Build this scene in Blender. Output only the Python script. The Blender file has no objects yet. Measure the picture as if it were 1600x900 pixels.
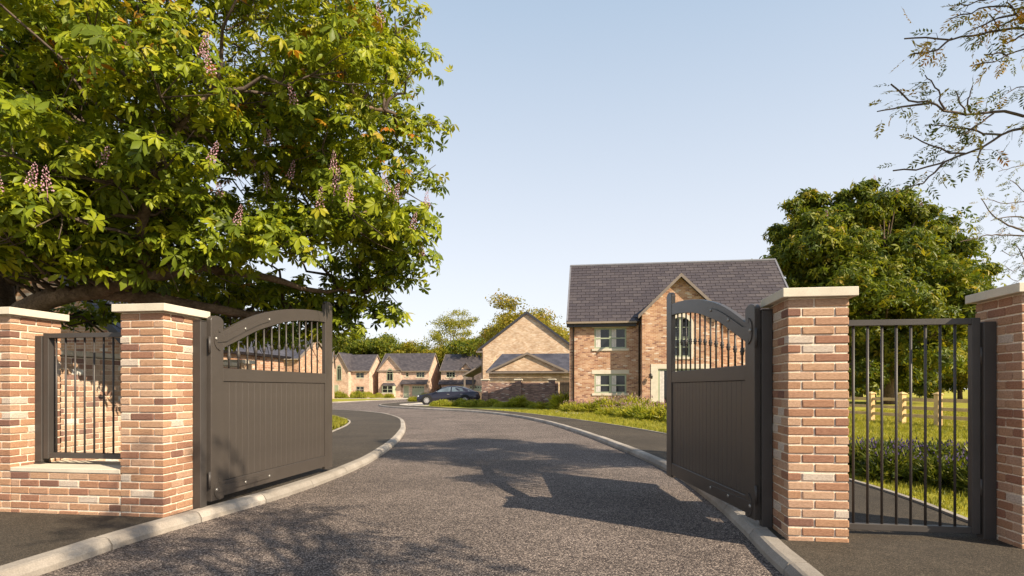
import bpy, bmesh, math, random
import numpy as np
from mathutils import Vector, Matrix
random.seed(7)
rng = np.random.default_rng(11)
S = bpy.context.scene
COL = S.collection
rad = math.radians

# ------------------------------------------------------------------ camera, sky, sun, exposure
cam = bpy.data.cameras.new('camera')
camo = bpy.data.objects.new('camera', cam)
COL.objects.link(camo)
camo.location = (0, 0, 1.345)
camo.rotation_euler = (rad(90), 0, 0)
cam.sensor_width = 36
cam.lens = 20.25
cam.shift_y = 157 / 1600
cam.clip_start = 0.05
cam.clip_end = 3000
S.camera = camo

SUN_AZ = math.atan2(0.78, -0.62)      # towards the sun, from +Y clockwise
SUN_EL = rad(36)
w = bpy.data.worlds.new('World')
S.world = w
w.use_nodes = True
nt = w.node_tree
nt.nodes.clear()
sky = nt.nodes.new('ShaderNodeTexSky')
sky.sky_type = 'NISHITA'
sky.sun_disc = False
sky.sun_elevation = SUN_EL
sky.sun_rotation = SUN_AZ
sky.altitude = 0
sky.air_density = 1.0
sky.dust_density = 2.0
sky.ozone_density = 1.6
bg = nt.nodes.new('ShaderNodeBackground')
bg.inputs['Strength'].default_value = 0.112
wo = nt.nodes.new('ShaderNodeOutputWorld')
# thin even veil of high haze over the whole dome: pale at the horizon, bluer at the zenith
geo = nt.nodes.new('ShaderNodeTexCoord')
sepz = nt.nodes.new('ShaderNodeSeparateXYZ')
nt.links.new(geo.outputs['Generated'], sepz.inputs[0])
vr = nt.nodes.new('ShaderNodeValToRGB')
ve = vr.color_ramp.elements
ve[0].position = 0.0
ve[0].color = (5.7, 5.65, 5.75, 1)
ve[1].position = 1.0
ve[1].color = (1.05, 1.65, 2.6, 1)
vm = ve.new(.22)
vm.color = (4.6, 4.8, 5.15, 1)
vm = ve.new(.55)
vm.color = (2.75, 3.4, 4.2, 1)
nt.links.new(sepz.outputs[2], vr.inputs[0])
vx = nt.nodes.new('ShaderNodeMix')
vx.data_type = 'RGBA'
vx.inputs[0].default_value = .82
nt.links.new(sky.outputs[0], vx.inputs[6])
nt.links.new(vr.outputs[0], vx.inputs[7])
nt.links.new(vx.outputs[2], bg.inputs[0])
nt.links.new(bg.outputs[0], wo.inputs[0])
sl = bpy.data.lights.new('sun', 'SUN')
sl.energy = 5.0
sl.angle = rad(0.4)
sl.color = (1.0, 0.85, 0.64)
so = bpy.data.objects.new('sun', sl)
COL.objects.link(so)
sd = Vector((math.sin(SUN_AZ) * math.cos(SUN_EL), math.cos(SUN_AZ) * math.cos(SUN_EL), math.sin(SUN_EL)))
so.rotation_euler = sd.to_track_quat('Z', 'Y').to_euler()
S.view_settings.view_transform = 'Standard'
S.view_settings.look = 'None'
S.view_settings.exposure = 0.82
S.view_settings.gamma = 1
S.view_settings.use_curve_mapping = False
try:
    S.cycles.max_bounces = 8
    S.cycles.transparent_max_bounces = 8
except Exception:
    pass

# ------------------------------------------------------------------ materials
def newmat(name):
    m = bpy.data.materials.new(name)
    m.use_nodes = True
    n = m.node_tree.nodes
    n.clear()
    o = n.new('ShaderNodeOutputMaterial')
    p = n.new('ShaderNodeBsdfPrincipled')
    m.node_tree.links.new(p.outputs[0], o.inputs[0])
    return m, n, m.node_tree.links, p, o

def tc(n, which='Object'):
    return n.new('ShaderNodeTexCoord').outputs[which]

def ramp(n, stops, interp='LINEAR'):
    r = n.new('ShaderNodeValToRGB')
    r.color_ramp.interpolation = interp
    e = r.color_ramp.elements
    while len(e) > 1:
        e.remove(e[0])
    e[0].position = stops[0][0]
    e[0].color = (*stops[0][1], 1)
    for p, c in stops[1:]:
        x = e.new(p)
        x.color = (*c, 1)
    return r

def noise(n, l, co, scale, detail=4, rough=.55):
    t = n.new('ShaderNodeTexNoise')
    t.inputs['Scale'].default_value = scale
    t.inputs['Detail'].default_value = detail
    t.inputs['Roughness'].default_value = rough
    l.new(co, t.inputs['Vector'])
    return t

def mixc(n, l, a, b, fac, mode='MIX'):
    m = n.new('ShaderNodeMix')
    m.data_type = 'RGBA'
    m.blend_type = mode
    for i, v in ((0, fac), (6, a), (7, b)):
        if hasattr(v, 'links') or hasattr(v, 'is_linked'):
            l.new(v, m.inputs[i])
        elif i == 0:
            m.inputs[i].default_value = v
        else:
            m.inputs[i].default_value = (*v, 1)
    return m.outputs[2]

def bump(n, l, p, h, strength, dist=.02):
    b = n.new('ShaderNodeBump')
    b.inputs['Strength'].default_value = strength
    b.inputs['Distance'].default_value = dist
    l.new(h, b.inputs['Height'])
    l.new(b.outputs[0], p.inputs['Normal'])
    return b

def M(name, col, rough=.7, var=.2, scale=3, bs=60, bstr=.2, spec=.3, metal=0, fine=.1, coord='Object'):
    m, n, l, p, o = newmat(name)
    co = tc(n, coord)
    a = noise(n, l, co, scale, 5)
    r = ramp(n, [(.3, (1 - var,) * 3), (.7, (1 + var,) * 3)])
    l.new(a.outputs[0], r.inputs[0])
    b = noise(n, l, co, bs, 4)
    r2 = ramp(n, [(.3, (1 - fine,) * 3), (.7, (1 + fine,) * 3)])
    l.new(b.outputs[0], r2.inputs[0])
    c = mixc(n, l, col, r.outputs[0], 1, 'MULTIPLY')
    c = mixc(n, l, c, r2.outputs[0], 1, 'MULTIPLY')
    l.new(c, p.inputs['Base Color'])
    p.inputs['Roughness'].default_value = rough
    p.inputs['Specular IOR Level'].default_value = spec
    p.inputs['Metallic'].default_value = metal
    if bstr:
        bump(n, l, p, b.outputs[0], bstr, .01)
    return m

BR = [(0, (.43, .26, .16)), (.16, (.48, .31, .20)), (.3, (.38, .215, .135)), (.44, (.51, .35, .24)), (.56, (.33, .18, .12)),
      (.66, (.44, .27, .178)), (.77, (.235, .13, .097)), (.84, (.47, .315, .22)), (.945, (.58, .51, .43))]

def brick_piece(name, tone=(1, 1, 1), stops=BR):
    m, n, l, p, o = newmat(name)
    co = tc(n)
    oi = n.new('ShaderNodeObjectInfo')
    r = ramp(n, stops, 'CONSTANT')
    l.new(oi.outputs['Random'], r.inputs[0])
    ofs = n.new('ShaderNodeVectorMath')
    ofs.operation = 'ADD'
    sc = n.new('ShaderNodeVectorMath')
    sc.operation = 'SCALE'
    sc.inputs[0].default_value = (37, 91, 53)
    l.new(oi.outputs['Random'], sc.inputs['Scale'])
    l.new(co, ofs.inputs[0])
    l.new(sc.outputs[0], ofs.inputs[1])
    a = noise(n, l, ofs.outputs[0], 9, 5, .6)
    rr = ramp(n, [(.3, (.72, .66, .62)), (.52, (1, 1, 1)), (.72, (1.18, 1.2, 1.22))])
    l.new(a.outputs[0], rr.inputs[0])
    b = noise(n, l, ofs.outputs[0], 140, 3, .7)
    r2 = ramp(n, [(.3, (.8, .8, .8)), (.7, (1.15, 1.15, 1.15))])
    l.new(b.outputs[0], r2.inputs[0])
    c = mixc(n, l, r.outputs[0], rr.outputs[0], 1, 'MULTIPLY')
    c = mixc(n, l, c, r2.outputs[0], 1, 'MULTIPLY')
    c = mixc(n, l, c, tone, 1, 'MULTIPLY')
    l.new(c, p.inputs['Base Color'])
    p.inputs['Roughness'].default_value = .88
    p.inputs['Specular IOR Level'].default_value = .2
    d = noise(n, l, ofs.outputs[0], 55, 5, .7)
    bump(n, l, p, d.outputs[0], .55, .012)
    return m

def brick_wall(name, tone=(1, 1, 1), mortar=(.55, .47, .38), stops=BR, bw=.225, rh=.075):
    m, n, l, p, o = newmat(name)
    uv = tc(n, 'UV')
    t = n.new('ShaderNodeTexBrick')
    t.inputs['Color1'].default_value = (0, 0, 0, 1)
    t.inputs['Color2'].default_value = (1, 1, 1, 1)
    t.inputs['Mortar'].default_value = (.5, .5, .5, 1)
    t.inputs['Scale'].default_value = 1
    t.inputs['Mortar Size'].default_value = .006
    t.inputs['Mortar Smooth'].default_value = .2
    t.inputs['Brick Width'].default_value = bw
    t.inputs['Row Height'].default_value = rh
    l.new(uv, t.inputs['Vector'])
    r = ramp(n, stops, 'CONSTANT')
    l.new(t.outputs['Color'], r.inputs[0])
    a = noise(n, l, uv, 1.3, 6, .6)
    rr = ramp(n, [(.3, (.78, .74, .72)), (.7, (1.16, 1.17, 1.18))])
    l.new(a.outputs[0], rr.inputs[0])
    f = noise(n, l, uv, 28, 4, .7)
    r2 = ramp(n, [(.3, (.8, .8, .8)), (.7, (1.18, 1.18, 1.18))])
    l.new(f.outputs[0], r2.inputs[0])
    c = mixc(n, l, r.outputs[0], mortar, t.outputs['Fac'])
    c = mixc(n, l, c, rr.outputs[0], 1, 'MULTIPLY')
    c = mixc(n, l, c, r2.outputs[0], 1, 'MULTIPLY')
    c = mixc(n, l, c, tone, 1, 'MULTIPLY')
    l.new(c, p.inputs['Base Color'])
    p.inputs['Roughness'].default_value = .9
    p.inputs['Specular IOR Level'].default_value = .15
    inv = n.new('ShaderNodeMath')
    inv.operation = 'SUBTRACT'
    inv.inputs[0].default_value = 1
    l.new(t.outputs['Fac'], inv.inputs[1])
    ad = n.new('ShaderNodeMath')
    ad.operation = 'MULTIPLY_ADD'
    l.new(f.outputs[0], ad.inputs[0])
    ad.inputs[1].default_value = .5
    l.new(inv.outputs[0], ad.inputs[2])
    bump(n, l, p, ad.outputs[0], .6, .008)
    return m

def slate_tex(name, tone=(1, 1, 1), bw=.4, rh=.3):
    m, n, l, p, o = newmat(name)
    uv = tc(n, 'UV')
    t = n.new('ShaderNodeTexBrick')
    t.inputs['Color1'].default_value = (0, 0, 0, 1)
    t.inputs['Color2'].default_value = (1, 1, 1, 1)
    t.inputs['Scale'].default_value = 1
    t.inputs['Mortar Size'].default_value = .008
    t.inputs['Brick Width'].default_value = bw
    t.inputs['Row Height'].default_value = rh
    l.new(uv, t.inputs['Vector'])
    r = ramp(n, [(0, (.046, .040, .045)), (.5, (.062, .054, .059)), (1, (.084, .074, .078))])
    l.new(t.outputs['Color'], r.inputs[0])
    a = noise(n, l, uv, .9, 6, .6)
    rr = ramp(n, [(.3, (.75, .75, .78)), (.7, (1.2, 1.17, 1.15))])
    l.new(a.outputs[0], rr.inputs[0])
    c = mixc(n, l, r.outputs[0], (.03, .03, .035), t.outputs['Fac'])
    c = mixc(n, l, c, rr.outputs[0], 1, 'MULTIPLY')
    c = mixc(n, l, c, tone, 1, 'MULTIPLY')
    l.new(c, p.inputs['Base Color'])
    p.inputs['Roughness'].default_value = .65
    return m

def slate_piece(name):
    m, n, l, p, o = newmat(name)
    co = tc(n)
    oi = n.new('ShaderNodeObjectInfo')
    g = n.new('ShaderNodeAttribute')
    g.attribute_name = 'tint'
    ad = n.new('ShaderNodeMath')
    ad.operation = 'ADD'
    l.new(oi.outputs['Random'], ad.inputs[0])
    l.new(g.outputs['Fac'], ad.inputs[1])
    fr = n.new('ShaderNodeMath')
    fr.operation = 'FRACT'
    l.new(ad.outputs[0], fr.inputs[0])
    r = ramp(n, [(0, (.050, .041, .046)), (.5, (.061, .050, .054)), (.85, (.071, .059, .062)), (1, (.081, .068, .069))])
    l.new(fr.outputs[0], r.inputs[0])
    a = noise(n, l, co, 7, 5, .65)
    rr = ramp(n, [(.3, (.75, .75, .78)), (.7, (1.2, 1.18, 1.16))])
    l.new(a.outputs[0], rr.inputs[0])
    c = mixc(n, l, r.outputs[0], rr.outputs[0], 1, 'MULTIPLY')
    l.new(c, p.inputs['Base Color'])
    p.inputs['Roughness'].default_value = .6
    bump(n, l, p, a.outputs[0], .4, .01)
    return m

def asphalt(name, lo, mid, hi, scale=130, patch=.25, bstr=.9):
    m, n, l, p, o = newmat(name)
    co = tc(n)
    v = n.new('ShaderNodeTexVoronoi')
    v.inputs['Scale'].default_value = scale
    l.new(co, v.inputs['Vector'])
    sep = n.new('ShaderNodeSeparateColor')
    l.new(v.outputs['Color'], sep.inputs[0])
    r = ramp(n, [(0, lo), (.45, mid), (.8, hi), (1, tuple(min(1, x * 1.7) for x in hi))])
    l.new(sep.outputs[0], r.inputs[0])
    ed = ramp(n, [(.0, (1.1, 1.1, 1.1)), (.6, (.45, .45, .45))])
    l.new(v.outputs['Distance'], ed.inputs[0])
    a = noise(n, l, co, .55, 6, .62)
    rr = ramp(n, [(.3, (1 - patch,) * 3), (.72, (1 + patch,) * 3)])
    l.new(a.outputs[0], rr.inputs[0])
    b = noise(n, l, co, 7, 5, .65)
    r3 = ramp(n, [(.3, (.82, .82, .82)), (.7, (1.14, 1.14, 1.14))])
    l.new(b.outputs[0], r3.inputs[0])
    c = mixc(n, l, r.outputs[0], ed.outputs[0], 1, 'MULTIPLY')
    c = mixc(n, l, c, rr.outputs[0], 1, 'MULTIPLY')
    c = mixc(n, l, c, r3.outputs[0], 1, 'MULTIPLY')
    l.new(c, p.inputs['Base Color'])
    p.inputs['Roughness'].default_value = .85
    p.inputs['Specular IOR Level'].default_value = .3
    inv = n.new('ShaderNodeMath')
    inv.operation = 'SUBTRACT'
    inv.inputs[0].default_value = 1
    l.new(v.outputs['Distance'], inv.inputs[1])
    bump(n, l, p, inv.outputs[0], bstr, .006)
    return m

def kerbmat(name):
    m = M(name, (.345, .315, .28), .9, .13, 2.2, 80, .35, fine=.14)
    n, l = m.node_tree.nodes, m.node_tree.links
    p = next(x for x in n if x.type == 'BSDF_PRINCIPLED')
    src = p.inputs['Base Color'].links[0].from_socket
    oi = n.new('ShaderNodeObjectInfo')
    r = ramp(n, [(0, (.80, .79, .78)), (.5, (1, .98, .96)), (1, (1.14, 1.12, 1.10))])
    l.new(oi.outputs['Random'], r.inputs[0])
    c = mixc(n, l, src, r.outputs[0], 1, 'MULTIPLY')
    st = noise(n, l, tc(n), 1.1, 6, .7)
    r2 = ramp(n, [(.3, (.82, .79, .76)), (.6, (1, 1, 1))])
    l.new(st.outputs[0], r2.inputs[0])
    c = mixc(n, l, c, r2.outputs[0], 1, 'MULTIPLY')
    l.new(c, p.inputs['Base Color'])
    return m

def leafmat(name, stops, trans=.4, rough=.45, use_random=False):
    m, n, l, p, o = newmat(name)
    g = n.new('ShaderNodeAttribute')
    g.attribute_name = 'tint'
    r = ramp(n, stops)
    l.new(g.outputs['Fac'], r.inputs[0])
    col = r.outputs[0]
    if use_random:
        oi = n.new('ShaderNodeObjectInfo')
        rr = ramp(n, [(0, (.75, .78, .75)), (1, (1.25, 1.2, 1.1))])
        l.new(oi.outputs['Random'], rr.inputs[0])
        col = mixc(n, l, col, rr.outputs[0], 1, 'MULTIPLY')
    l.new(col, p.inputs['Base Color'])
    p.inputs['Roughness'].default_value = rough
    p.inputs['Specular IOR Level'].default_value = .25
    t = n.new('ShaderNodeBsdfTranslucent')
    tcx = mixc(n, l, col, (1.25, 1.2, .5), 1, 'MULTIPLY')
    l.new(tcx, t.inputs['Color'])
    mx = n.new('ShaderNodeMixShader')
    mx.inputs[0].default_value = trans
    l.new(p.outputs[0], mx.inputs[1])
    l.new(t.outputs[0], mx.inputs[2])
    l.new(mx.outputs[0], o.inputs[0])
    return m

def glassmat(name, col=(.05, .06, .07), rough=.06):
    m, n, l, p, o = newmat(name)
    co = tc(n)
    a = noise(n, l, co, 1.6, 3)
    r = ramp(n, [(.3, tuple(x * .5 for x in col)), (.7, tuple(x * 1.6 for x in col))])
    l.new(a.outputs[0], r.inputs[0])
    l.new(r.outputs[0], p.inputs['Base Color'])
    p.inputs['Roughness'].default_value = rough
    p.inputs['Specular IOR Level'].default_value = .55
    bump(n, l, p, a.outputs[0], .05, .02)
    return m

MT = {}
MT['brick'] = brick_piece('brick_clay', (1.03, .98, .96))
MT['brick_light'] = brick_piece('brick_clay_light', (1.25, 1.38, 1.5))
MT['brick_far'] = brick_wall('brick_house', (1.02, .96, .92), mortar=(.62, .53, .43))
DK = [(0, (.25, .16, .135)), (.2, (.33, .205, .16)), (.4, (.20, .13, .115)), (.6, (.37, .25, .2)), (.75, (.28, .18, .15)), (.9, (.48, .40, .35))]
MT['brick_dark'] = brick_wall('brick_garden_wall', stops=DK, mortar=(.24, .2, .18))
PL = [(0, (.55, .40, .27)), (.25, (.62, .47, .33)), (.5, (.50, .34, .22)), (.7, (.66, .53, .40)), (.85, (.58, .42, .28))]
MT['brick_pale'] = brick_wall('brick_pale', stops=PL, mortar=(.62, .52, .4))
PK = [(0, (.56, .39, .29)), (.25, (.62, .46, .35)), (.5, (.50, .33, .24)), (.7, (.66, .51, .40)), (.85, (.55, .38, .28))]
MT['brick_pink'] = brick_wall('brick_pink', stops=PK, mortar=(.6, .5, .42))
MT['mortar'] = M('mortar', (.76, .66, .53), .95, .15, 6, 90, .5, fine=.15)
MT['stone'] = M('cast_stone', (.60, .54, .435), .85, .10, 4, 110, .15, fine=.07)
MT['kerb'] = kerbmat('kerb_concrete')
MT['gate'] = M('gate_paint', (.062, .052, .045), .38, .10, 3, 150, .12, spec=.4, fine=.06)
MT['steel'] = M('dark_steel', (.054, .047, .043), .45, .12, 4, 120, .08, spec=.45, fine=.06)
MT['bolt'] = M('bolt_metal', (.35, .33, .30), .35, .1, 5, 80, 0, spec=.6, metal=.7)
MT['slate'] = slate_piece('roof_slate')
MT['slate_far'] = slate_tex('roof_slate_far')
MT['slate_blue'] = slate_tex('roof_slate_blue', (.85, .95, 1.12))
MT['road'] = asphalt('asphalt_road', (.052, .040, .039), (.135, .106, .096), (.40, .325, .275), 105, .3)
MT['pave'] = asphalt('asphalt_pavement', (.052, .042, .031), (.085, .068, .049), (.13, .105, .077), 150, .28, .5)
MT['drive'] = M('pale_paving', (.50, .45, .39), .9, .15, 1.5, 30, .3, fine=.12)
MT['lawn'] = M('lawn_soil', (.27, .255, .036), .95, .35, 1.2, 40, .8, spec=.1, fine=.35)
MT['field'] = M('field_grass', (.33, .30, .045), .95, .3, .15, 6, .6, spec=.1, fine=.3)
MT['bark'] = M('bark', (.155, .11, .078), .9, .4, 5, 30, 1.0, spec=.15, fine=.35)
MT['twig'] = M('twig', (.10, .075, .06), .85, .3, 6, 40, .4, spec=.2, fine=.25)
MT['timber'] = M('fence_timber', (.62, .43, .21), .85, .2, 4, 60, .35, fine=.14)
MT['darkwood'] = M('side_gate_wood', (.16, .11, .07), .8, .2, 3, 50, .3)
MT['sage'] = M('sage_paint', (.34, .38, .27), .5, .08, 3, 60, .05)
MT['verge'] = M('verge_trim', (.20, .165, .14), .6, .12, 3, 60, .1)
MT['lead'] = M('verge_clip', (.17, .17, .19), .5, .12, 3, 60, .1)
MT['gutter'] = M('gutter', (.26, .21, .16), .45, .1, 3, 60, .05)
MT['pipe'] = M('downpipe', (.035, .028, .028), .45, .1, 3, 60, .05)
MT['glass'] = glassmat('window_glass', (.014, .016, .018))
MT['curtain'] = M('curtain', (.62, .58, .54), .9, .15, 8, 60, .2)
MT['fascia'] = M('fascia', (.045, .045, .055), .5, .1, 3, 60, .05)
LG = [(0, (.02, .035, .008)), (.25, (.065, .10, .012)), (.5, (.17, .22, .016)), (.72, (.35, .38, .02)), (.87, (.36, .31, .025)), (1, (.44, .15, .02))]
MT['leaf'] = leafmat('chestnut_leaf', LG, .36)
MT['leafpart'] = leafmat('chestnut_leaf_near', LG, .36, use_random=True)
LA = [(0, (.05, .08, .018)), (.35, (.15, .165, .025)), (.6, (.40, .29, .03)), (.85, (.52, .25, .03)), (1, (.42, .14, .05))]
MT['ash'] = leafmat('ash_leaf', LA, .35)
LF = [(0, (.03, .05, .010)), (.4, (.10, .14, .016)), (.7, (.235, .245, .022)), (1, (.36, .27, .03))]
MT['leaf_far'] = leafmat('far_leaf', LF, .4)
LY = [(0, (.12, .14, .02)), (.5, (.27, .27, .03)), (1, (.36, .30, .04))]
MT['leaf_yellow'] = leafmat('far_leaf_yellow', LY, .4)
LO = [(0, (.12, .14, .02)), (.5, (.28, .25, .03)), (1, (.40, .25, .05))]
MT['leaf_orange'] = leafmat('far_leaf_orange', LO, .4)
GR = [(0, (.10, .12, .014)), (.5, (.30, .295, .032)), (1, (.45, .39, .07))]
MT['grass'] = leafmat('grass_blade', GR, .35)
LV = [(0, (.03, .05, .012)), (.5, (.12, .15, .02)), (.78, (.28, .27, .04)), (.8, (.06, .045, .12)), (1, (.13, .085, .20))]
MT['lavender'] = leafmat('lavender', LV, .3)
BU = [(0, (.10, .14, .018)), (.45, (.30, .33, .035)), (.7, (.46, .42, .07)), (.74, (.30, .12, .22)), (.9, (.5, .38, .33)), (1, (.55, .48, .38))]
MT['bush'] = leafmat('garden_bush', BU, .48)
MT['flower'] = leafmat('chestnut_flower', [(0, (.50, .30, .37)), (.55, (.66, .45, .50)), (1, (.42, .16, .24))], .25)
MT['car'] = M('car_paint', (.028, .026, .04), .22, .05, 2, 60, 0, spec=.7, metal=.3)
MT['carglass'] = glassmat('car_glass', (.10, .13, .16), .03)
MT['tyre'] = M('tyre', (.02, .02, .02), .8, .1, 5, 60, .1)
MT['rim'] = M('rim', (.62, .60, .58), .35, .05, 5, 60, 0, metal=.6)
MT['lamp'] = M('lamp_metal', (.05, .045, .04), .4, .1, 5, 60, 0)
MT['light'] = M('headlight', (.75, .76, .8), .15, .05, 5, 60, 0, spec=.8)
MT['whitebox'] = M('meter_box', (.75, .73, .7), .5, .05, 5, 60, 0)

# ------------------------------------------------------------------ geometry helpers
class G:
    def __init__(s):
        s.v = []
        s.f = []
        s.m = []
        s.mi = 0
    def add(s, vs, fs):
        b = len(s.v)
        s.v += [tuple(map(float, p)) for p in vs]
        for f in fs:
            s.f.append([b + i for i in f])
            s.m.append(s.mi)
        return s
    def box(s, x0, y0, z0, x1, y1, z1):
        v = [(x, y, z) for z in (z0, z1) for y in (y0, y1) for x in (x0, x1)]
        return s.add(v, [(0, 2, 3, 1), (4, 5, 7, 6), (0, 1, 5, 4), (2, 6, 7, 3), (0, 4, 6, 2), (1, 3, 7, 5)])
    def cbox(s, x0, y0, z0, x1, y1, z1, c=.004):
        """box with chamfered edges"""
        lo = (x0, y0, z0)
        hi = (x1, y1, z1)
        vs = []
        idx = {}
        for sx in (0, 1):
            for sy in (0, 1):
                for sz in (0, 1):
                    for ax in range(3):
                        p = []
                        for k, sg in enumerate((sx, sy, sz)):
                            q = hi[k] if sg else lo[k]
                            if k != ax:
                                q += -c if sg else c
                            p.append(q)
                        idx[(sx, sy, sz, ax)] = len(vs)
                        vs.append(tuple(p))
        fs = []
        for ax in range(3):
            o = [k for k in range(3) if k != ax]
            for sg in (0, 1):
                q = []
                for a, b in ((0, 0), (1, 0), (1, 1), (0, 1)):
                    t = [0, 0, 0]
                    t[ax] = sg
                    t[o[0]] = a
                    t[o[1]] = b
                    q.append(idx[(*t, ax)])
                fs.append(tuple(q))
        for ax in range(3):
            o = [k for k in range(3) if k != ax]
            for a in (0, 1):
                for b in (0, 1):
                    q = []
                    for sg, kk in ((0, o[0]), (1, o[0]), (1, o[1]), (0, o[1])):
                        t = [0, 0, 0]
                        t[ax] = sg
                        t[o[0]] = a
                        t[o[1]] = b
                        q.append(idx[(*t, kk)])
                    fs.append(tuple(q))
        for sx in (0, 1):
            for sy in (0, 1):
                for sz in (0, 1):
                    fs.append(tuple(idx[(sx, sy, sz, a)] for a in range(3)))
        return s.add(vs, fs)
    def prism(s, poly, d0, d1, axis='y'):
        """poly in (a,b): axis y -> (x,z), axis x -> (y,z), axis z -> (x,y)"""
        n = len(poly)
        def P(a, b, d):
            return {'y': (a, d, b), 'x': (d, a, b), 'z': (a, b, d)}[axis]
        v = [P(a, b, d0) for a, b in poly] + [P(a, b, d1) for a, b in poly]
        f = [tuple(range(n)), tuple(range(2 * n - 1, n - 1, -1))]
        f += [(i, (i + 1) % n, n + (i + 1) % n, n + i) for i in range(n)]
        return s.add(v, f)
    def tube(s, pts, r, n=8, cap=True):
        pts = [Vector(p) for p in pts]
        if not hasattr(r, '__len__'):
            r = [r] * len(pts)
        base = len(s.v)
        t0 = (pts[1] - pts[0]).normalized()
        up = Vector((0, 0, 1)) if abs(t0.z) < .9 else Vector((1, 0, 0))
        nx = t0.cross(up).normalized()
        rings = []
        for i, p in enumerate(pts):
            t = (pts[min(i + 1, len(pts) - 1)] - pts[max(i - 1, 0)]).normalized()
            nx = (nx - t * nx.dot(t)).normalized()
            ny = t.cross(nx)
            ring = []
            for k in range(n):
                a = 2 * math.pi * k / n
                ring.append(tuple(p + (nx * math.cos(a) + ny * math.sin(a)) * r[i]))
            rings.append(ring)
        vs = [q for ring in rings for q in ring]
        fs = []
        for i in range(len(pts) - 1):
            for k in range(n):
                fs.append((i * n + k, i * n + (k + 1) % n, (i + 1) * n + (k + 1) % n, (i + 1) * n + k))
        if cap:
            fs.append(tuple(range(n - 1, -1, -1)))
            fs.append(tuple((len(pts) - 1) * n + k for k in range(n)))
        return s.add(vs, fs)
    def ball(s, c, r, n=8, m=5, half=None):
        rx, ry, rz = (r, r, r) if not hasattr(r, '__len__') else r
        vs = [(c[0], c[1], c[2] - rz)]
        for j in range(1, m):
            ph = -math.pi / 2 + math.pi * j / m
            for k in range(n):
                a = 2 * math.pi * k / n
                vs.append((c[0] + rx * math.cos(ph) * math.cos(a), c[1] + ry * math.cos(ph) * math.sin(a), c[2] + rz * math.sin(ph)))
        vs.append((c[0], c[1], c[2] + rz))
        fs = [(0, 1 + (k + 1) % n, 1 + k) for k in range(n)]
        for j in range(m - 2):
            for k in range(n):
                a = 1 + j * n
                fs.append((a + k, a + (k + 1) % n, a + n + (k + 1) % n, a + n + k))
        L = len(vs) - 1
        fs += [(L, 1 + (m - 2) * n + k, 1 + (m - 2) * n + (k + 1) % n) for k in range(n)]
        return s.add(vs, fs)
    def build(s, name, mats, parent=None, smooth=False, loc=None, rz=None, uv=True):
        me = bpy.data.meshes.new(name)
        me.from_pydata(s.v, [], s.f)
        if not isinstance(mats, (list, tuple)):
            mats = [mats]
        for m in mats:
            me.materials.append(m)
        if len(mats) > 1:
            me.polygons.foreach_set('material_index', s.m)
        bm = bmesh.new()
        bm.from_mesh(me)
        bmesh.ops.recalc_face_normals(bm, faces=bm.faces)
        if uv:
            ly = bm.loops.layers.uv.new('UVMap')
            for f in bm.faces:
                nn = f.normal
                h = math.hypot(nn.x, nn.y)
                for lp in f.loops:
                    c = lp.vert.co
                    if h < .2:
                        lp[ly].uv = (c.x, c.y)
                    else:
                        lp[ly].uv = (c.x * -nn.y / h + c.y * nn.x / h, c.z / max(h, .2))
        bm.to_mesh(me)
        bm.free()
        if smooth:
            me.polygons.foreach_set('use_smooth', [True] * len(me.polygons))
        me.update()
        return link(name, me, parent, loc, rz)

def link(name, me, parent=None, loc=None, rz=None):
    o = bpy.data.objects.new(name, me)
    COL.objects.link(o)
    if parent:
        o.parent = parent
    if loc:
        o.location = loc
    if rz is not None:
        o.rotation_euler = (0, 0, rz)
    return o

def tag(o, label=None, cat=None, group=None, kind=None):
    if label:
        o['label'] = label
    if cat:
        o['category'] = cat
    if group:
        o['group'] = group
    if kind:
        o['kind'] = kind
    return o

def empty(name, loc, rz=0):
    o = bpy.data.objects.new(name, None)
    o.empty_display_size = .2
    COL.objects.link(o)
    o.location = loc
    o.rotation_euler = (0, 0, rz)
    return o

def copy_tree(o, parent=None):
    kids = list(o.children)
    c = o.copy()
    COL.objects.link(c)
    c.parent = parent
    for k in kids:
        copy_tree(k, c)
    return c

def npmesh(name, V, T, mat, tint=None, smooth=False):
    me = bpy.data.meshes.new(name)
    V = np.ascontiguousarray(V, dtype=np.float32)
    T = np.ascontiguousarray(T, dtype=np.int32)
    me.vertices.add(len(V))
    me.vertices.foreach_set('co', V.ravel())
    me.loops.add(T.size)
    me.loops.foreach_set('vertex_index', T.ravel())
    me.polygons.add(len(T))
    me.polygons.foreach_set('loop_start', np.arange(0, T.size, 3, dtype=np.int32))
    if tint is not None:
        a = me.attributes.new('tint', 'FLOAT', 'POINT')
        a.data.foreach_set('value', np.ascontiguousarray(tint, dtype=np.float32))
    me.materials.append(mat)
    me.update(calc_edges=True)
    me.validate()
    return me

def frames(N, spin):
    """rotation matrices whose z axis is N, spun about it"""
    N = N / np.linalg.norm(N, axis=1, keepdims=True)
    a = np.where(np.abs(N[:, 2:3]) < .9, np.array([[0, 0, 1.]]), np.array([[1., 0, 0]]))
    X = np.cross(a, N)
    X /= np.linalg.norm(X, axis=1, keepdims=True)
    Y = np.cross(N, X)
    c, s_ = np.cos(spin)[:, None], np.sin(spin)[:, None]
    return np.stack([X * c + Y * s_, -X * s_ + Y * c, N], axis=2)

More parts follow.
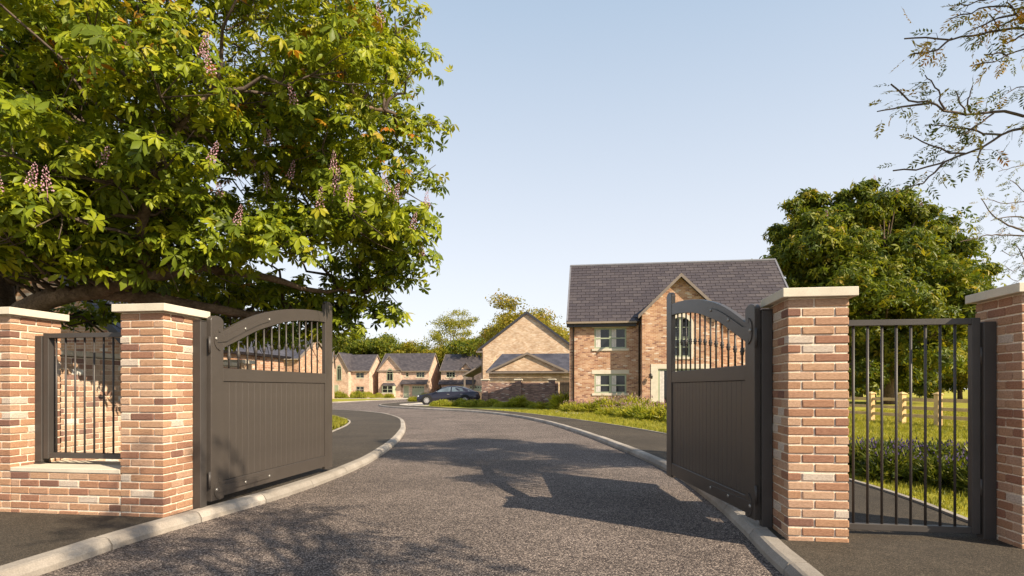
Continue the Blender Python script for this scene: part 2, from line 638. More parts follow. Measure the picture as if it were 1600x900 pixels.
def scatter(tmpls, P, N, size, tint, spin=None):
    """place templates (V,T) at P with normal N; returns V,T,tint"""
    n = len(P)
    if spin is None:
        spin = rng.uniform(0, 2 * np.pi, n)
    R = frames(N, spin)
    which = rng.integers(0, len(tmpls), n)
    OV, OT, OC = [], [], []
    base = 0
    for k, (tv, tt) in enumerate(tmpls):
        ix = np.where(which == k)[0]
        if not len(ix):
            continue
        V = np.einsum('nij,vj->nvi', R[ix], tv) * size[ix][:, None, None] + P[ix][:, None, :]
        T = tt[None] + (np.arange(len(ix)) * len(tv))[:, None, None] + base
        OV.append(V.reshape(-1, 3))
        OT.append(T.reshape(-1, 3))
        OC.append(np.repeat(tint[ix], len(tv)))
        base += len(ix) * len(tv)
    return np.concatenate(OV), np.concatenate(OT), np.concatenate(OC)

def palmate(nl, seed, droop=.35):
    r = np.random.default_rng(seed)
    V, T = [], []
    for k in range(nl):
        t = (k - (nl - 1) / 2) / ((nl - 1) / 2)
        a = t * 2.25 + r.normal(0, .08)
        L = (1 - .38 * abs(t)) * r.uniform(.9, 1.08)
        W = .21 * L * r.uniform(.85, 1.15)
        d = np.array([math.cos(a), math.sin(a)])
        q = np.array([-d[1], d[0]])
        dz = droop * r.uniform(.6, 1.4)
        def P(u, s_, z):
            p = d * u + q * s_
            return (p[0], p[1], z)
        b = len(V)
        V += [P(.03, 0, 0), P(.38 * L, W * .62, .02 - dz * .12), P(.40 * L, 0, -.05 - dz * .12), P(.38 * L, -W * .62, .02 - dz * .12),
              P(.70 * L, W, .02 - dz * .45), P(.70 * L, 0, -.05 - dz * .42), P(.70 * L, -W, .02 - dz * .45), P(L, 0, -dz)]
        T += [(b, b + 1, b + 2), (b, b + 2, b + 3), (b + 1, b + 4, b + 5), (b + 1, b + 5, b + 2), (b + 2, b + 5, b + 6), (b + 2, b + 6, b + 3),
              (b + 4, b + 7, b + 5), (b + 5, b + 7, b + 6)]
    return np.array(V, float), np.array(T)

def palmate_lo(nl, seed, droop=.35):
    r = np.random.default_rng(seed)
    V, T = [], []
    for k in range(nl):
        t = (k - (nl - 1) / 2) / ((nl - 1) / 2)
        a = t * 2.25 + r.normal(0, .1)
        L = (1 - .38 * abs(t)) * r.uniform(.85, 1.1)
        W = .2 * L
        d = np.array([math.cos(a), math.sin(a)])
        q = np.array([-d[1], d[0]])
        dz = droop * r.uniform(.5, 1.5)
        b = len(V)
        for u, s_, z in ((.03, 0, 0), (.62 * L, W, -dz * .35), (L, 0, -dz), (.62 * L, -W, -dz * .35)):
            p = d * u + q * s_
            V.append((p[0], p[1], z))
        T += [(b, b + 1, b + 2), (b, b + 2, b + 3)]
    return np.array(V, float), np.array(T)

def pinnate(n, seed):
    r = np.random.default_rng(seed)
    V = [(0, -.012, 0), (1, 0, -.16), (0, .012, 0)]
    T = [(0, 1, 2)]
    for k in range(n):
        u = .22 + .74 * k / (n - 1)
        for sgn in (1, -1):
            if r.random() < .12:
                continue
            b = len(V)
            z0 = -.16 * u * u
            L = .36 * (1 - .35 * abs(u - .5)) * r.uniform(.8, 1.15)
            ang = r.normal(.95, .12)
            d = np.array([math.cos(ang), sgn * math.sin(ang)])
            q = np.array([-d[1], d[0]])
            for a, s_, z in ((0, 0, 0), (.5, .17, .02), (1, 0, -.05), (.5, -.17, .02)):
                p = d * a * L + q * s_ * L
                V.append((u + p[0], p[1], z0 + z * r.uniform(-1, 1.5)))
            T += [(b, b + 1, b + 2), (b, b + 2, b + 3)]
    b = len(V)
    V += [(.98, 0, -.16), (1.15, .06, -.17), (1.34, 0, -.2), (1.15, -.06, -.17)]
    T += [(b, b + 1, b + 2), (b, b + 2, b + 3)]
    return np.array(V, float), np.array(T)

def clump(n, seed, spread=.6, size=.35):
    r = np.random.default_rng(seed)
    V, T = [], []
    for k in range(n):
        c = r.normal(0, spread * .5, 3)
        a = r.normal(0, 1, 3)
        a /= np.linalg.norm(a)
        b_ = np.cross(a, r.normal(0, 1, 3))
        b_ /= np.linalg.norm(b_)
        s_ = size * r.uniform(.6, 1.3)
        b = len(V)
        V += [c - a * s_ * .5, c + b_ * s_ * .24, c + a * s_ * .5, c - b_ * s_ * .24]
        T += [(b, b + 1, b + 2), (b, b + 2, b + 3)]
    return np.array(V, float), np.array(T)

def tuft(n, seed, lean=.35, wdt=.05):
    r = np.random.default_rng(seed)
    V, T = [], []
    for k in range(n):
        a = r.uniform(0, 2 * math.pi)
        c = np.array([r.normal(0, .22), r.normal(0, .22), 0])
        d = np.array([math.cos(a), math.sin(a), 0])
        q = np.array([-d[1], d[0], 0])
        h = r.uniform(.55, 1.1)
        le = r.uniform(.1, lean) * 1.4
        b = len(V)
        V += [c - q * wdt, c + q * wdt, c + d * le * .45 + np.array([0, 0, h * .62]) + q * wdt * .6, c + d * le + np.array([0, 0, h])]
        T += [(b, b + 1, b + 2), (b, b + 2, b + 3)]
    return np.array(V, float), np.array(T)

TH = math.atan(.148)
UX, UY = math.cos(TH), -math.sin(TH)
VX, VY = math.sin(TH), math.cos(TH)
R0 = (2.268, 4.737)
PZ = .10                                              # pavement level

def W(u, v):
    return (R0[0] + UX * u + VX * v, R0[1] + UY * u + VY * v)

def gz(y):
    return -.4 * min(1, max(0, (y - 45) / 55))

# ------------------------------------------------------------------ ground, road, pavements
def sheet(name, pts, z, mat, kind='structure', zf=True):
    bm = bmesh.new()
    vs = [bm.verts.new((x, y, 0)) for x, y in pts]
    f = bm.faces.new(vs)
    bmesh.ops.triangulate(bm, faces=[f], ngon_method='EAR_CLIP')
    for yc in (45, 100):
        bmesh.ops.bisect_plane(bm, geom=bm.verts[:] + bm.edges[:] + bm.faces[:], plane_co=(0, yc, 0), plane_no=(0, 1, 0))
    for v in bm.verts:
        v.co.z = z + (gz(v.co.y) if zf else 0)
    bmesh.ops.recalc_face_normals(bm, faces=bm.faces)
    me = bpy.data.meshes.new(name)
    for f in bm.faces:
        if f.normal.z < 0:
            f.normal_flip()
    bm.to_mesh(me)
    bm.free()
    me.materials.append(mat)
    return tag(link(name, me), kind=kind)

def smooth(pts, k=4):
    """Catmull-Rom through the points"""
    out = []
    P = [Vector(p) for p in pts]
    for i in range(len(P) - 1):
        a, b, c, d = P[max(i - 1, 0)], P[i], P[i + 1], P[min(i + 2, len(P) - 1)]
        for j in range(k):
            t = j / k
            out.append(.5 * ((2 * b) + (c - a) * t + (2 * a - 5 * b + 4 * c - d) * t * t + (3 * b - a - 3 * c + d) * t ** 3))
    out.append(P[-1])
    return [(p.x, p.y) for p in out]

def offset(pts, d):
    out = []
    for i, p in enumerate(pts):
        a = Vector(pts[max(i - 1, 0)])
        b = Vector(pts[min(i + 1, len(pts) - 1)])
        t = (b - a).normalized()
        out.append((p[0] - t.y * d, p[1] + t.x * d))
    return out

KL = smooth([(-9, -6), (-5.2, -1), (-3.75, 2.2), (-3.4, 4.13), (-3.30, 5.0), (-3.06, 6.05), (-2.83, 7.0), (-2.67, 8.13), (-2.58, 9.4), (-2.58, 10.9),
             (-2.78, 13.7), (-3.2, 17.1), (-3.7, 20), (-4.7, 24.5), (-6.6, 29.5), (-9.6, 33.6), (-14, 36.4), (-22, 38.5), (-40, 41)])
KR = smooth([(5, -6), (2.6, -1), (1.85, 2.4), (1.95, 4.13), (2.16, 5.45), (2.36, 7.0), (2.5, 9.3), (2.36, 12.8), (1.95, 17.3), (1.25, 22.3), (0, 27.4),
             (-1.8, 31.8), (-3.9, 34.9), (-6.2, 37.4), (-8.6, 40.4), (-10.0, 43.4), (-10.75, 46.8), (-11.0, 50), (-10.9, 57), (-10.4, 68), (-9.6, 80), (-8.5, 88)])
KF = smooth([(-40, 47.5), (-26, 49.0), (-20.5, 51.2), (-18.3, 55), (-17.6, 61), (-17.2, 72), (-16.6, 82), (-16.2, 88)])

sheet('ground', [(-700, -60), (700, -60), (700, 44), (700, 46), (700, 1200), (-700, 1200), (-700, 46)], -.09, MT['field'])
road_pts = [(-12, -12), (8, -12)] + KR + KF[::-1] + KL[::-1]
sheet('road', road_pts, 0.0, MT['road'])
KW = .16
KLi = offset(KL, KW)
KRi = offset(KR, -KW)
KFi = offset(KF, KW)
EL = smooth([(-5.6, 5.9), (-5.1, 8), (-4.8, 11), (-4.85, 14), (-5.2, 16.7), (-5.7, 20), (-6.5, 22.8), (-8.3, 26.4), (-11, 29.6), (-15, 32.2), (-23, 34.5), (-40, 37)])
ER = smooth([(4.15, 4.6), (4.27, 5.33), (4.5, 6.6), (4.6, 8.2), (4.62, 11), (4.25, 15.6), (3.3, 20.4), (1.75, 25.8), (.55, 29.2), (-1.1, 32.9), (-2.6, 35.4), (-4.6, 37.9), (-6.6, 40.9), (-7.9, 44), (-8.4, 48), (-8.4, 56), (-7.9, 68), (-7.2, 80), (-6.2, 88)])
# left pavement: in front of the wall and behind it
i0 = next(i for i, p in enumerate(KLi) if p[1] > 5.9)
sheet('pavement', [(-30, -6)] + KLi[:i0] + [KLi[i0], (EL[0][0], EL[0][1]), (-12, 7.0), (-30, 9)], PZ - .004, MT['pave'])
sheet('pavement', KLi[i0:] + EL[::-1], PZ - .004, MT['pave'])
i1 = next(i for i, p in enumerate(KRi) if p[1] > 4.75)
sheet('pavement', [(14, -6)] + [(14, 3.0), (4.15, 4.6)] + KRi[:i1 + 1][::-1], PZ - .004, MT['pave'])
sheet('pavement', KRi[i1:] + ER[::-1], PZ - .004, MT['pave'])
sheet('lawn', EL + [(-60, 40), (-60, 7), (-30, 9), (-12, 7.0)], PZ - .008, MT['lawn'])
sheet('lawn', ER + [(60, 88), (60, -2), (14, 3.0)], PZ - .008, MT['lawn'])
sheet('lawn', KFi + [(-60, 88), (-60, 47.5)], PZ - .008, MT['lawn'])
sheet('driveway', [(-29, 88), (14, 88), (14, 104.5), (-29, 104.5)], .06, MT['drive'])
sheet('driveway', [(-9.0, 46.2), (-8.6, 44.0), (-7.4, 41.8), (-2.3, 42.5), (-2.3, 50.5), (-8.6, 52)], PZ + .004, MT['drive'])
sheet('driveway', [(2.2, 29.6), (3.1, 28.3), (6.0, 33.2), (6.0, 42.0), (3.0, 42.4)], PZ + .004, MT['drive'])

def kerb_run(name, line, side, label, seglen=(.915, 2.2)):
    root = empty(name, (0, 0, 0))
    tag(root, kind='structure')
    prof = [(0, -.06), (0, .045), (.035, .095), (.06, .104), (KW, .106), (KW, -.06)]
    acc, cur = 0, [line[0]]
    segs = []
    fine = []
    for a, b in zip(line, line[1:]):
        L = math.dist(a, b)
        k = max(1, int(L / .3))
        for j in range(1, k + 1):
            t = j / k
            fine.append((a[0] + (b[0] - a[0]) * t, a[1] + (b[1] - a[1]) * t))
    fine = [line[0]] + fine
    out, lens = [[fine[0]]], 0
    for a, b in zip(fine, fine[1:]):
        lens += math.dist(a, b)
        out[-1].append(b)
        lim = seglen[0] if b[1] < 24 else seglen[1]
        if lens >= lim:
            out.append([b])
            lens = 0
    for sg in out:
        if len(sg) < 2:
            continue
        g = G()
        d0 = Vector((sg[1][0] - sg[0][0], sg[1][1] - sg[0][1])).normalized() * .008
        d1 = Vector((sg[-1][0] - sg[-2][0], sg[-1][1] - sg[-2][1])).normalized() * .008
        sg = [(sg[0][0] + d0.x, sg[0][1] + d0.y)] + sg[1:-1] + [(sg[-1][0] - d1.x, sg[-1][1] - d1.y)]
        jz = random.uniform(-.004, .003)
        vs, n = [], len(prof)
        for i, p in enumerate(sg):
            t = Vector((sg[min(i + 1, len(sg) - 1)][0] - sg[max(i - 1, 0)][0], sg[min(i + 1, len(sg) - 1)][1] - sg[max(i - 1, 0)][1])).normalized()
            nx, ny = -t.y * side, t.x * side
            vs += [(p[0] + nx * q, p[1] + ny * q, z + jz + gz(p[1])) for q, z in prof]
        fs = []
        for i in range(len(sg) - 1):
            for k in range(n):
                fs.append((i * n + k, i * n + (k + 1) % n, (i + 1) * n + (k + 1) % n, (i + 1) * n + k))
        fs += [tuple(range(n)), tuple((len(sg) - 1) * n + k for k in range(n - 1, -1, -1))]
        g.add(vs, fs)
        g.build('kerb_stone', MT['kerb'], root)
    return root

def crop(line, y0):
    return [p for p in line if p[1] > y0]
kerb_run('kerb', [p for p in KL if p[1] > 1.5], 1, '')
kerb_run('kerb', [p for p in KR if p[1] > 1.5], -1, '')
kerb_run('kerb', KF, 1, '', (1.8, 3))

def edging(line, side):
    g = G()
    a = offset(line, .03 * side)
    b = offset(line, -.03 * side)
    n = len(line)
    vs = []
    for i in range(n):
        q = gz(line[i][1])
        vs += [(a[i][0], a[i][1], -.02 + q), (a[i][0], a[i][1], .118 + q), (b[i][0], b[i][1], .118 + q), (b[i][0], b[i][1], -.02 + q)]
    fs = []
    for i in range(n - 1):
        for k in range(3):
            fs.append((i * 4 + k, i * 4 + k + 1, i * 4 + 5 + k, i * 4 + 4 + k))
    fs += [(0, 1, 2, 3), tuple((n - 1) * 4 + k for k in (3, 2, 1, 0))]
    g.add(vs, fs)
    tag(g.build('edging', MT['kerb']), kind='structure')
edging(EL, 1)
edging(ER, 1)

# ------------------------------------------------------------------ brick pieces
def brick_meshes(n=7):
    out = []
    for k in range(n):
        r = random.Random(100 + k)
        g = G()
        g.cbox(0, 0, 0, 1, 1, 1, .045)
        # scale-aware chamfer: brick is built at unit size for a 215x102x65 body
        v = []
        for x, y, z in g.v:
            fx = x if .04 < x < .96 else x
            v.append((x, y, z))
        g.v = v
        me = bpy.data.meshes.new('brick')
        # real chamfer of about 4 mm in every direction
        vv = []
        for x, y, z in g.v:
            def q(t, L):
                c = .006 / L
                if abs(t - .045) < 1e-6:
                    return c
                if abs(t - .955) < 1e-6:
                    return 1 - c
                return t
            vv.append((q(x, .2) + r.uniform(-.008, .008), q(y, .102) + r.uniform(-.018, .018), q(z, .065) + r.uniform(-.022, .022)))
        me.from_pydata(vv, [], g.f)
        bm = bmesh.new()
        bm.from_mesh(me)
        bmesh.ops.recalc_face_normals(bm, faces=bm.faces)
        bm.to_mesh(me)
        bm.free()
        me.materials.append(MT['brick'])
        out.append(me)
    return out
BRK = brick_meshes()

def brick(parent, x0, y0, z0, x1, y1, z1, mat=None):
    o = bpy.data.objects.new('brick', random.choice(BRK))
    COL.objects.link(o)
    o.parent = parent
    if mat:
        o.material_slots[0].link = 'OBJECT'
        o.material_slots[0].material = mat
    j = random.uniform(-.0025, .0025)
    o.location = (x0, y0 + j, z0 + random.uniform(-.0015, .0015))
    o.scale = (x1 - x0, y1 - y0, z1 - z0)
    return o

PW, PD = .47, .56
def pillar(u, label, skip=None):
    x, y = W(u, 0)
    root = empty('brick_pillar', (x, y, PZ), -TH)
    tag(root, label, 'pillar', 'brick gate pillars')
    g = G()
    g.box(.009, .009, -.06, PW - .009, PD - .009, 1.988)
    g.build('mortar_core', MT['mortar'], root)
    T, J = .102, .010
    for c in range(27):
        z0 = -.036 + c * .075
        z1 = z0 + .0625
        if c % 2 == 0:
            for fx in ((0, .2), (.21, PW)):
                brick(root, fx[0], 0, z0, fx[1], T, z1)
                brick(root, fx[0], PD - T, z0, fx[1], PD, z1)
            for fy in ((T + J, .272), (.282, PD - T - J)):
                brick(root, 0, fy[0], z0, T, fy[1], z1)
                brick(root, PW - T, fy[0], z0, PW, fy[1], z1)
        else:
            for sx in ((0, T), (PW - T, PW)):
                for fy in ((0, .18), (.19, .405), (.415, PD)):
                    brick(root, sx[0], fy[0], z0, sx[1], fy[1], z1)
            brick(root, T + J, 0, z0, PW - T - J, T, z1)
            brick(root, T + J, PD - T, z0, PW - T - J, PD, z1)
    g = G()
    o = .052
    g.cbox(-o, -o, 1.990, PW + o, PD + o, 2.064, .004)
    g.add([(-o + .004, -o + .004, 2.0635), (PW + o - .004, -o + .004, 2.0635), (PW + o - .004, PD + o - .004, 2.0635), (-o + .004, PD + o - .004, 2.0635), (PW / 2, PD / 2, 2.082)],
          [(0, 1, 4), (1, 2, 4), (2, 3, 4), (3, 0, 4)])
    g.build('cap_stone', MT['stone'], root)
    return root

pillar(0, 'brick pillar between the open right gate leaf and the barred pedestrian gate')
pillar(1.72, 'brick pillar cut off by the right edge of the photo, hinging the pedestrian gate')
pillar(-5.70 - PW, 'brick pillar hinging the sunlit left driveway gate, right of the barred railing')
pillar(-7.42 - PW, 'brick pillar at the far left edge, left of the barred railing')

# low wall below the railing
x, y = W(-7.42, 0)
lw = empty('low_wall', (x, y, PZ), -TH)
tag(lw, 'low brick wall with pale stone sill under the barred railing', 'wall')
LWL = 1.25
g = G()
g.box(.001, .009, -.06, LWL - .001, PD - .009, .405)
g.build('mortar_core', MT['mortar'], lw)
for c in range(6):
    z0 = -.036 + c * .075
    off = 0 if c % 2 else -.1125
    xx = off
    while xx < LWL - .02:
        a, b = max(xx, .003), min(xx + .215, LWL - .003)
        if b - a > .03:
            brick(lw, a, 0, z0, b, .102, z0 + .0625)
            brick(lw, a, PD - .102, z0, b, PD, z0 + .0625)
        xx += .225
g = G()
g.cbox(.002, -.004, .408, LWL - .002, PD + .01, .450, .004)
g.build('sill_stone', MT['stone'], lw)

# railing over the low wall
x, y = W(-7.42, .30)
rl = empty('barred_railing', (x, y, PZ), -TH)
tag(rl, 'dark metal barred railing panel standing on the stone sill between the left pillars', 'railing')
g = G()
g.cbox(.0, -.045, .47, .085, .045, 1.80, .004)
g.build('post', MT['steel'], rl)
g = G()
g.cbox(.095, -.04, .505, .16, .04, 1.80, .004)
g.build('stile', MT['steel'], rl)
g = G()
g.cbox(LWL - .07, -.04, .505, LWL - .012, .04, 1.80, .004)
g.build('stile', MT['steel'], rl)
g = G()
g.cbox(.0955, -.041, 1.775, LWL - .011, .041, 1.825, .003)
g.build('top_rail', MT['steel'], rl)
g = G()
g.cbox(.16, -.039, .515, LWL - .07, .039, .57, .003)
g.build('bottom_rail', MT['steel'], rl)
for k in range(9):
    g = G()
    xx = .215 + k * .113
    if xx > LWL - .09:
        break
    g.tube([(xx, 0, .56), (xx, 0, 1.785)], .0095, 8)
    g.build('bar', MT['steel'], rl, smooth=True)
for zz in (.47 - .02,):
    g = G()
    g.cbox(.005, -.06, .452, .09, .06, .466, .003)
    g.build('foot_plate', MT['steel'], rl)

# pedestrian gate
x, y = W(PW, .33)
pg = empty('pedestrian_gate', (x, y, PZ), -TH)
tag(pg, 'closed dark metal pedestrian gate of plain vertical bars between the right pillars', 'gate')
GWD = 1.72 - PW
g = G()
g.cbox(.006, -.03, .03, .052, .03, 1.835, .004)
g.build('stile', MT['steel'], pg)
g = G()
g.cbox(GWD - .175, -.03, .03, GWD - .11, .03, 1.835, .004)
g.build('stile', MT['steel'], pg)
g = G()
g.cbox(.0525, -.029, 1.782, GWD - .1755, .029, 1.833, .003)
g.build('top_rail', MT['steel'], pg)
g = G()
g.cbox(.0525, -.029, .031, GWD - .1755, .029, .085, .003)
g.build('bottom_rail', MT['steel'], pg)
for k in range(8):
    xx = .052 + (GWD - .2275) * (k + 1) / 9
    g = G()
    g.tube([(xx, 0, .084), (xx, 0, 1.783)], .0105, 10)
    g.build('bar', MT['steel'], pg, smooth=True)
g = G()
g.cbox(GWD - .098, -.05, -.02, GWD - .002, .05, 1.80, .004)
g.build('hinge_post', MT['steel'], pg)
for zz in (.35, 1.45):
    g = G()
    g.tube([(GWD - .104, -.025, zz), (GWD - .104, -.025, zz + .14)], .012, 10)
    g.build('hinge', MT['steel'], pg, smooth=True)

# ------------------------------------------------------------------ driveway gate leaves
ATOP = [(.205, 1.866), (.34, 1.928), (.512, 2.002), (.698, 2.075), (.926, 2.150), (1.18, 2.214), (1.45, 2.272), (1.75, 2.318), (2.05, 2.352), (2.3, 2.37), (2.535, 2.38)]
ABOT = [(.205, 1.682), (.34, 1.738), (.453, 1.782), (.635, 1.856), (.828, 1.932), (1.0, 1.985), (1.2, 2.041), (1.45, 2.106), (1.74, 2.158), (2.05, 2.195), (2.3, 2.218), (2.535, 2.228)]
def interp(tab, x):
    for (a, b), (c, d) in zip(tab, tab[1:]):
        if x <= c:
            return b + (d - b) * (x - a) / (c - a)
    return tab[-1][1]
def ss(pts, k=3):
    return smooth(pts, k)

def gate_leaf(name, hinge, direc, s, label):
    """x along the leaf from the hinge, y = s*depth behind the road-facing side, z up"""
    ang = math.atan2(direc[1], direc[0])
    root = empty(name, (hinge[0], hinge[1], PZ), ang)
    tag(root, label, 'gate', 'driveway gate leaves')
    mt = MT['gate']
    def Y(a, b):
        return (min(s * a, s * b), max(s * a, s * b))
    def rb(g, x0, x1, d0, d1, z0, z1, c=.004):
        y0, y1 = Y(d0, d1)
        g.cbox(x0, y0, z0, x1, y1, z1, c)
    # hinge stile with rounded head
    def stile(x0, x1, z0, z1):
        g = G()
        r = (x1 - x0) / 2
        cx = (x0 + x1) / 2
        sh = .55
        poly = [(x0, z0), (x1, z0)] + [(cx + r * math.cos(a), z1 - r * sh * 1.0 + r * sh * math.sin(a)) for a in [math.pi * i / 14 for i in range(15)]]
        y0, y1 = Y(0, .056)
        g.prism(poly, y0, y1, 'y')
        o = g.build('stile', mt, root)
        bv = o.modifiers.new('bevel', 'BEVEL')
        bv.width = .004
        bv.segments = 1
        bv.limit_method = 'ANGLE'
        bv.angle_limit = rad(40)
        return o
    stile(0, .204, .055, 2.02)
    stile(2.536, 2.76, .048, 2.55)
    g = G()
    rb(g, .2045, 2.5355, .003, .052, 1.322, 1.466)
    g.build('middle_rail', mt, root)
    g = G()
    rb(g, .2045, 2.5355, .003, .052, .082, .244)
    g.build('bottom_rail', mt, root)
    # arched top rail
    g = G()
    tp, bt = ss(ATOP), ss(ABOT)
    xs = [.2045 + (2.5355 - .2045) * i / 34 for i in range(35)]
    poly = [(x_, interp(bt, x_)) for x_ in xs] + [(x_, interp(tp, x_)) for x_ in xs[::-1]]
    y0, y1 = Y(.003, .052)
    g.prism(poly, y0, y1, 'y')
    o = g.build('arched_rail', mt, root)
    bv = o.modifiers.new('bevel', 'BEVEL')
    bv.width = .003
    bv.segments = 1
    bv.limit_method = 'ANGLE'
    bv.angle_limit = rad(40)
    # tongue and groove boards
    nb = 20
    bw = (2.5355 - .2045) / nb
    g = G()
    y0, y1 = Y(.014, .046)
    g.cbox(0, y0, .2445, bw - .0012, y1, 1.3215, .0045)
    first = g.build('board', mt, root)
    first.location = (.2045, 0, 0)
    for k in range(1, nb):
        o = first.copy()
        COL.objects.link(o)
        o.parent = root
        o.location = (.2045 + bw * k, random.uniform(-.0006, .0006), 0)
    g = G()
    rb(g, .21, 2.53, .032, .048, .2448, 1.3212, .001)
    # spindles with collars
    for k in range(13):
        xx = .333 + (2.341 - .333) * k / 12
        zt, zb = interp(bt, xx) + .02, 1.46
        zm = (interp(bt, xx) + 1.467) / 2
        g = G()
        yc = s * .028
        g.tube([(xx, yc, zb), (xx, yc, zt)], .0105, 10)
        sp = g.build('spindle', MT['steel'], root, smooth=True)
        g = G()
        g.tube([(xx, yc, zm - .036), (xx, yc, zm - .026), (xx, yc, zm - .014), (xx, yc, zm), (xx, yc, zm + .014), (xx, yc, zm + .026), (xx, yc, zm + .036)],
               [.012, .019, .015, .025, .015, .019, .012], 10)
        g.build('collar', MT['steel'], sp, smooth=True)
    # strap hinges (upper follows the arch)
    def crescent(cz, hh):
        """half-moon plate with scrolled tips on the hinge stile"""
        g = G()
        outer = [(.128 - .085 * math.cos(a), cz + hh * math.sin(a)) for a in [-1.35 + 2.7 * i / 18 for i in range(19)]]
        inner = [(.140 - .052 * math.cos(a), cz + hh * .80 * math.sin(a)) for a in [-1.35 + 2.7 * i / 18 for i in range(19)]]
        for i in range(18):
            q = [outer[i], outer[i + 1], inner[i + 1], inner[i]]
            y0, y1 = Y(-.0075, .002)
            g.prism(q, y0, y1, 'y')
        for sg in (1, -1):
            c = (.128, cz + sg * hh * .86)
            y0, y1 = Y(-.010, .002)
            g.prism([(c[0] + .024 * math.cos(a), c[1] + .024 * math.sin(a)) for a in [2 * math.pi * i / 12 for i in range(12)]], y0, y1, 'y')
        return g
    def strap(fz, x1, cz, hh, bolts):
        g = crescent(cz, hh)
        xs = [.06 + (x1 - .06) * i / 16 for i in range(17)]
        lo = [(x_, fz(x_) - .036 * (1 - .35 * (x_ - .06) / (x1 - .06))) for x_ in xs]
        hi = [(x_, fz(x_) + .036 * (1 - .35 * (x_ - .06) / (x1 - .06))) for x_ in xs]
        e = (x1 + .03, fz(x1 + .03))
        for i in range(16):
            y0, y1 = Y(-.009, .0035)
            g.prism([lo[i], lo[i + 1], hi[i + 1], hi[i]], y0, y1, 'y')
        g.prism([lo[-1], (e[0], e[1]), hi[-1]], y0, y1, 'y')
        st = g.build('strap_hinge', mt, root)
        for bx in bolts:
            g = G()
            g.ball((bx, -s * .0105, fz(bx)), (.018, .011, .018), 10, 6)
            g.build('bolt', MT['bolt'], st, smooth=True)
    def fz_up(x_):
        x_ = max(x_, .205)
        m_ = (interp(bt, x_) + interp(tp, x_)) / 2
        return m_
    def fz_up2(x_):
        return 1.775 if x_ < .12 else (1.775 + (fz_up(.25) - 1.775) * (x_ - .12) / .13 if x_ < .25 else fz_up(x_))
    strap(fz_up2, 1.06, 1.775, .115, (.07, .578, 1.06))
    strap(lambda x_: .168, 1.06, .168, .105, (.075, .58, 1.06))
    # hinge barrels on the hinge edge
    for zz in (.20, 1.62):
        g = G()
        g.tube([(-.014, s * .008, zz), (-.014, s * .008, zz + .17)], .013, 10)
        g.build('hinge_barrel', MT['steel'], root, smooth=True)
    return root

gate_leaf('driveway_gate', (2.19, 5.2), (-.02, 1), -1, 'right leaf of the open driveway gate, dark boarded, in shade beside the brick pillar')
gate_leaf('driveway_gate', (-3.16, 6.05), (.1532, .988), 1, 'left leaf of the open driveway gate, dark boarded with arched top, sunlit')

def gate_post(u0, label):
    x, y = W(u0, .405)
    root = empty('gate_post', (x, y, PZ), -TH)
    tag(root, label, 'post', 'steel hinge posts')
    g = G()
    g.cbox(0, 0, -.02, .088, .10, 1.945, .004)
    g.build('shaft', MT['steel'], root)
    g = G()
    g.cbox(-.004, -.004, 1.9455, .092, .104, 1.955, .002)
    g.build('cap', MT['steel'], root)
gate_post(-.090, 'dark steel hinge post fixed to the brick pillar behind the right gate leaf')
gate_post(-5.70 + .002, 'dark steel hinge post fixed to the brick pillar by the left gate leaf')

# ------------------------------------------------------------------ walls with openings
def wall_panel(g, x0, x1, z0, z1, openings, y=0, reveal=.09, top=None):
    """front wall in the x-z plane with rectangular openings and their reveals"""
    xs = sorted({x0, x1, *[o[0] for o in openings], *[o[1] for o in openings]})
    zs = sorted({z0, z1, *[o[2] for o in openings], *[o[3] for o in openings]})
    for a, b in zip(xs, xs[1:]):
        for c, d in zip(zs, zs[1:]):
            mx, mz = (a + b) / 2, (c + d) / 2
            if any(o[0] < mx < o[1] and o[2] < mz < o[3] for o in openings):
                continue
            g.add([(a, y, c), (b, y, c), (b, y, d), (a, y, d)], [(0, 1, 2, 3)])
    for o in openings:
        a, b, c, d = o[:4]
        r = y + reveal
        g.add([(a, y, c), (a, r, c), (a, r, d), (a, y, d)], [(0, 1, 2, 3)])
        g.add([(b, y, c), (b, y, d), (b, r, d), (b, r, c)], [(0, 1, 2, 3)])
        g.add([(a, y, d), (a, r, d), (b, r, d), (b, y, d)], [(0, 1, 2, 3)])
        g.add([(a, y, c), (b, y, c), (b, r, c), (a, r, c)], [(0, 1, 2, 3)])

def slab(g, p, t):
    """roof slab from 4 corner points with thickness t along the normal"""
    p = [Vector(q) for q in p]
    n = (p[1] - p[0]).cross(p[3] - p[0]).normalized()
    if n.z < 0:
        n = -n
    v = [tuple(q) for q in p] + [tuple(q - n * t) for q in p]
    g.add(v, [(0, 1, 2, 3), (7, 6, 5, 4), (0, 4, 5, 1), (1, 5, 6, 2), (2, 6, 7, 3), (3, 7, 4, 0)])

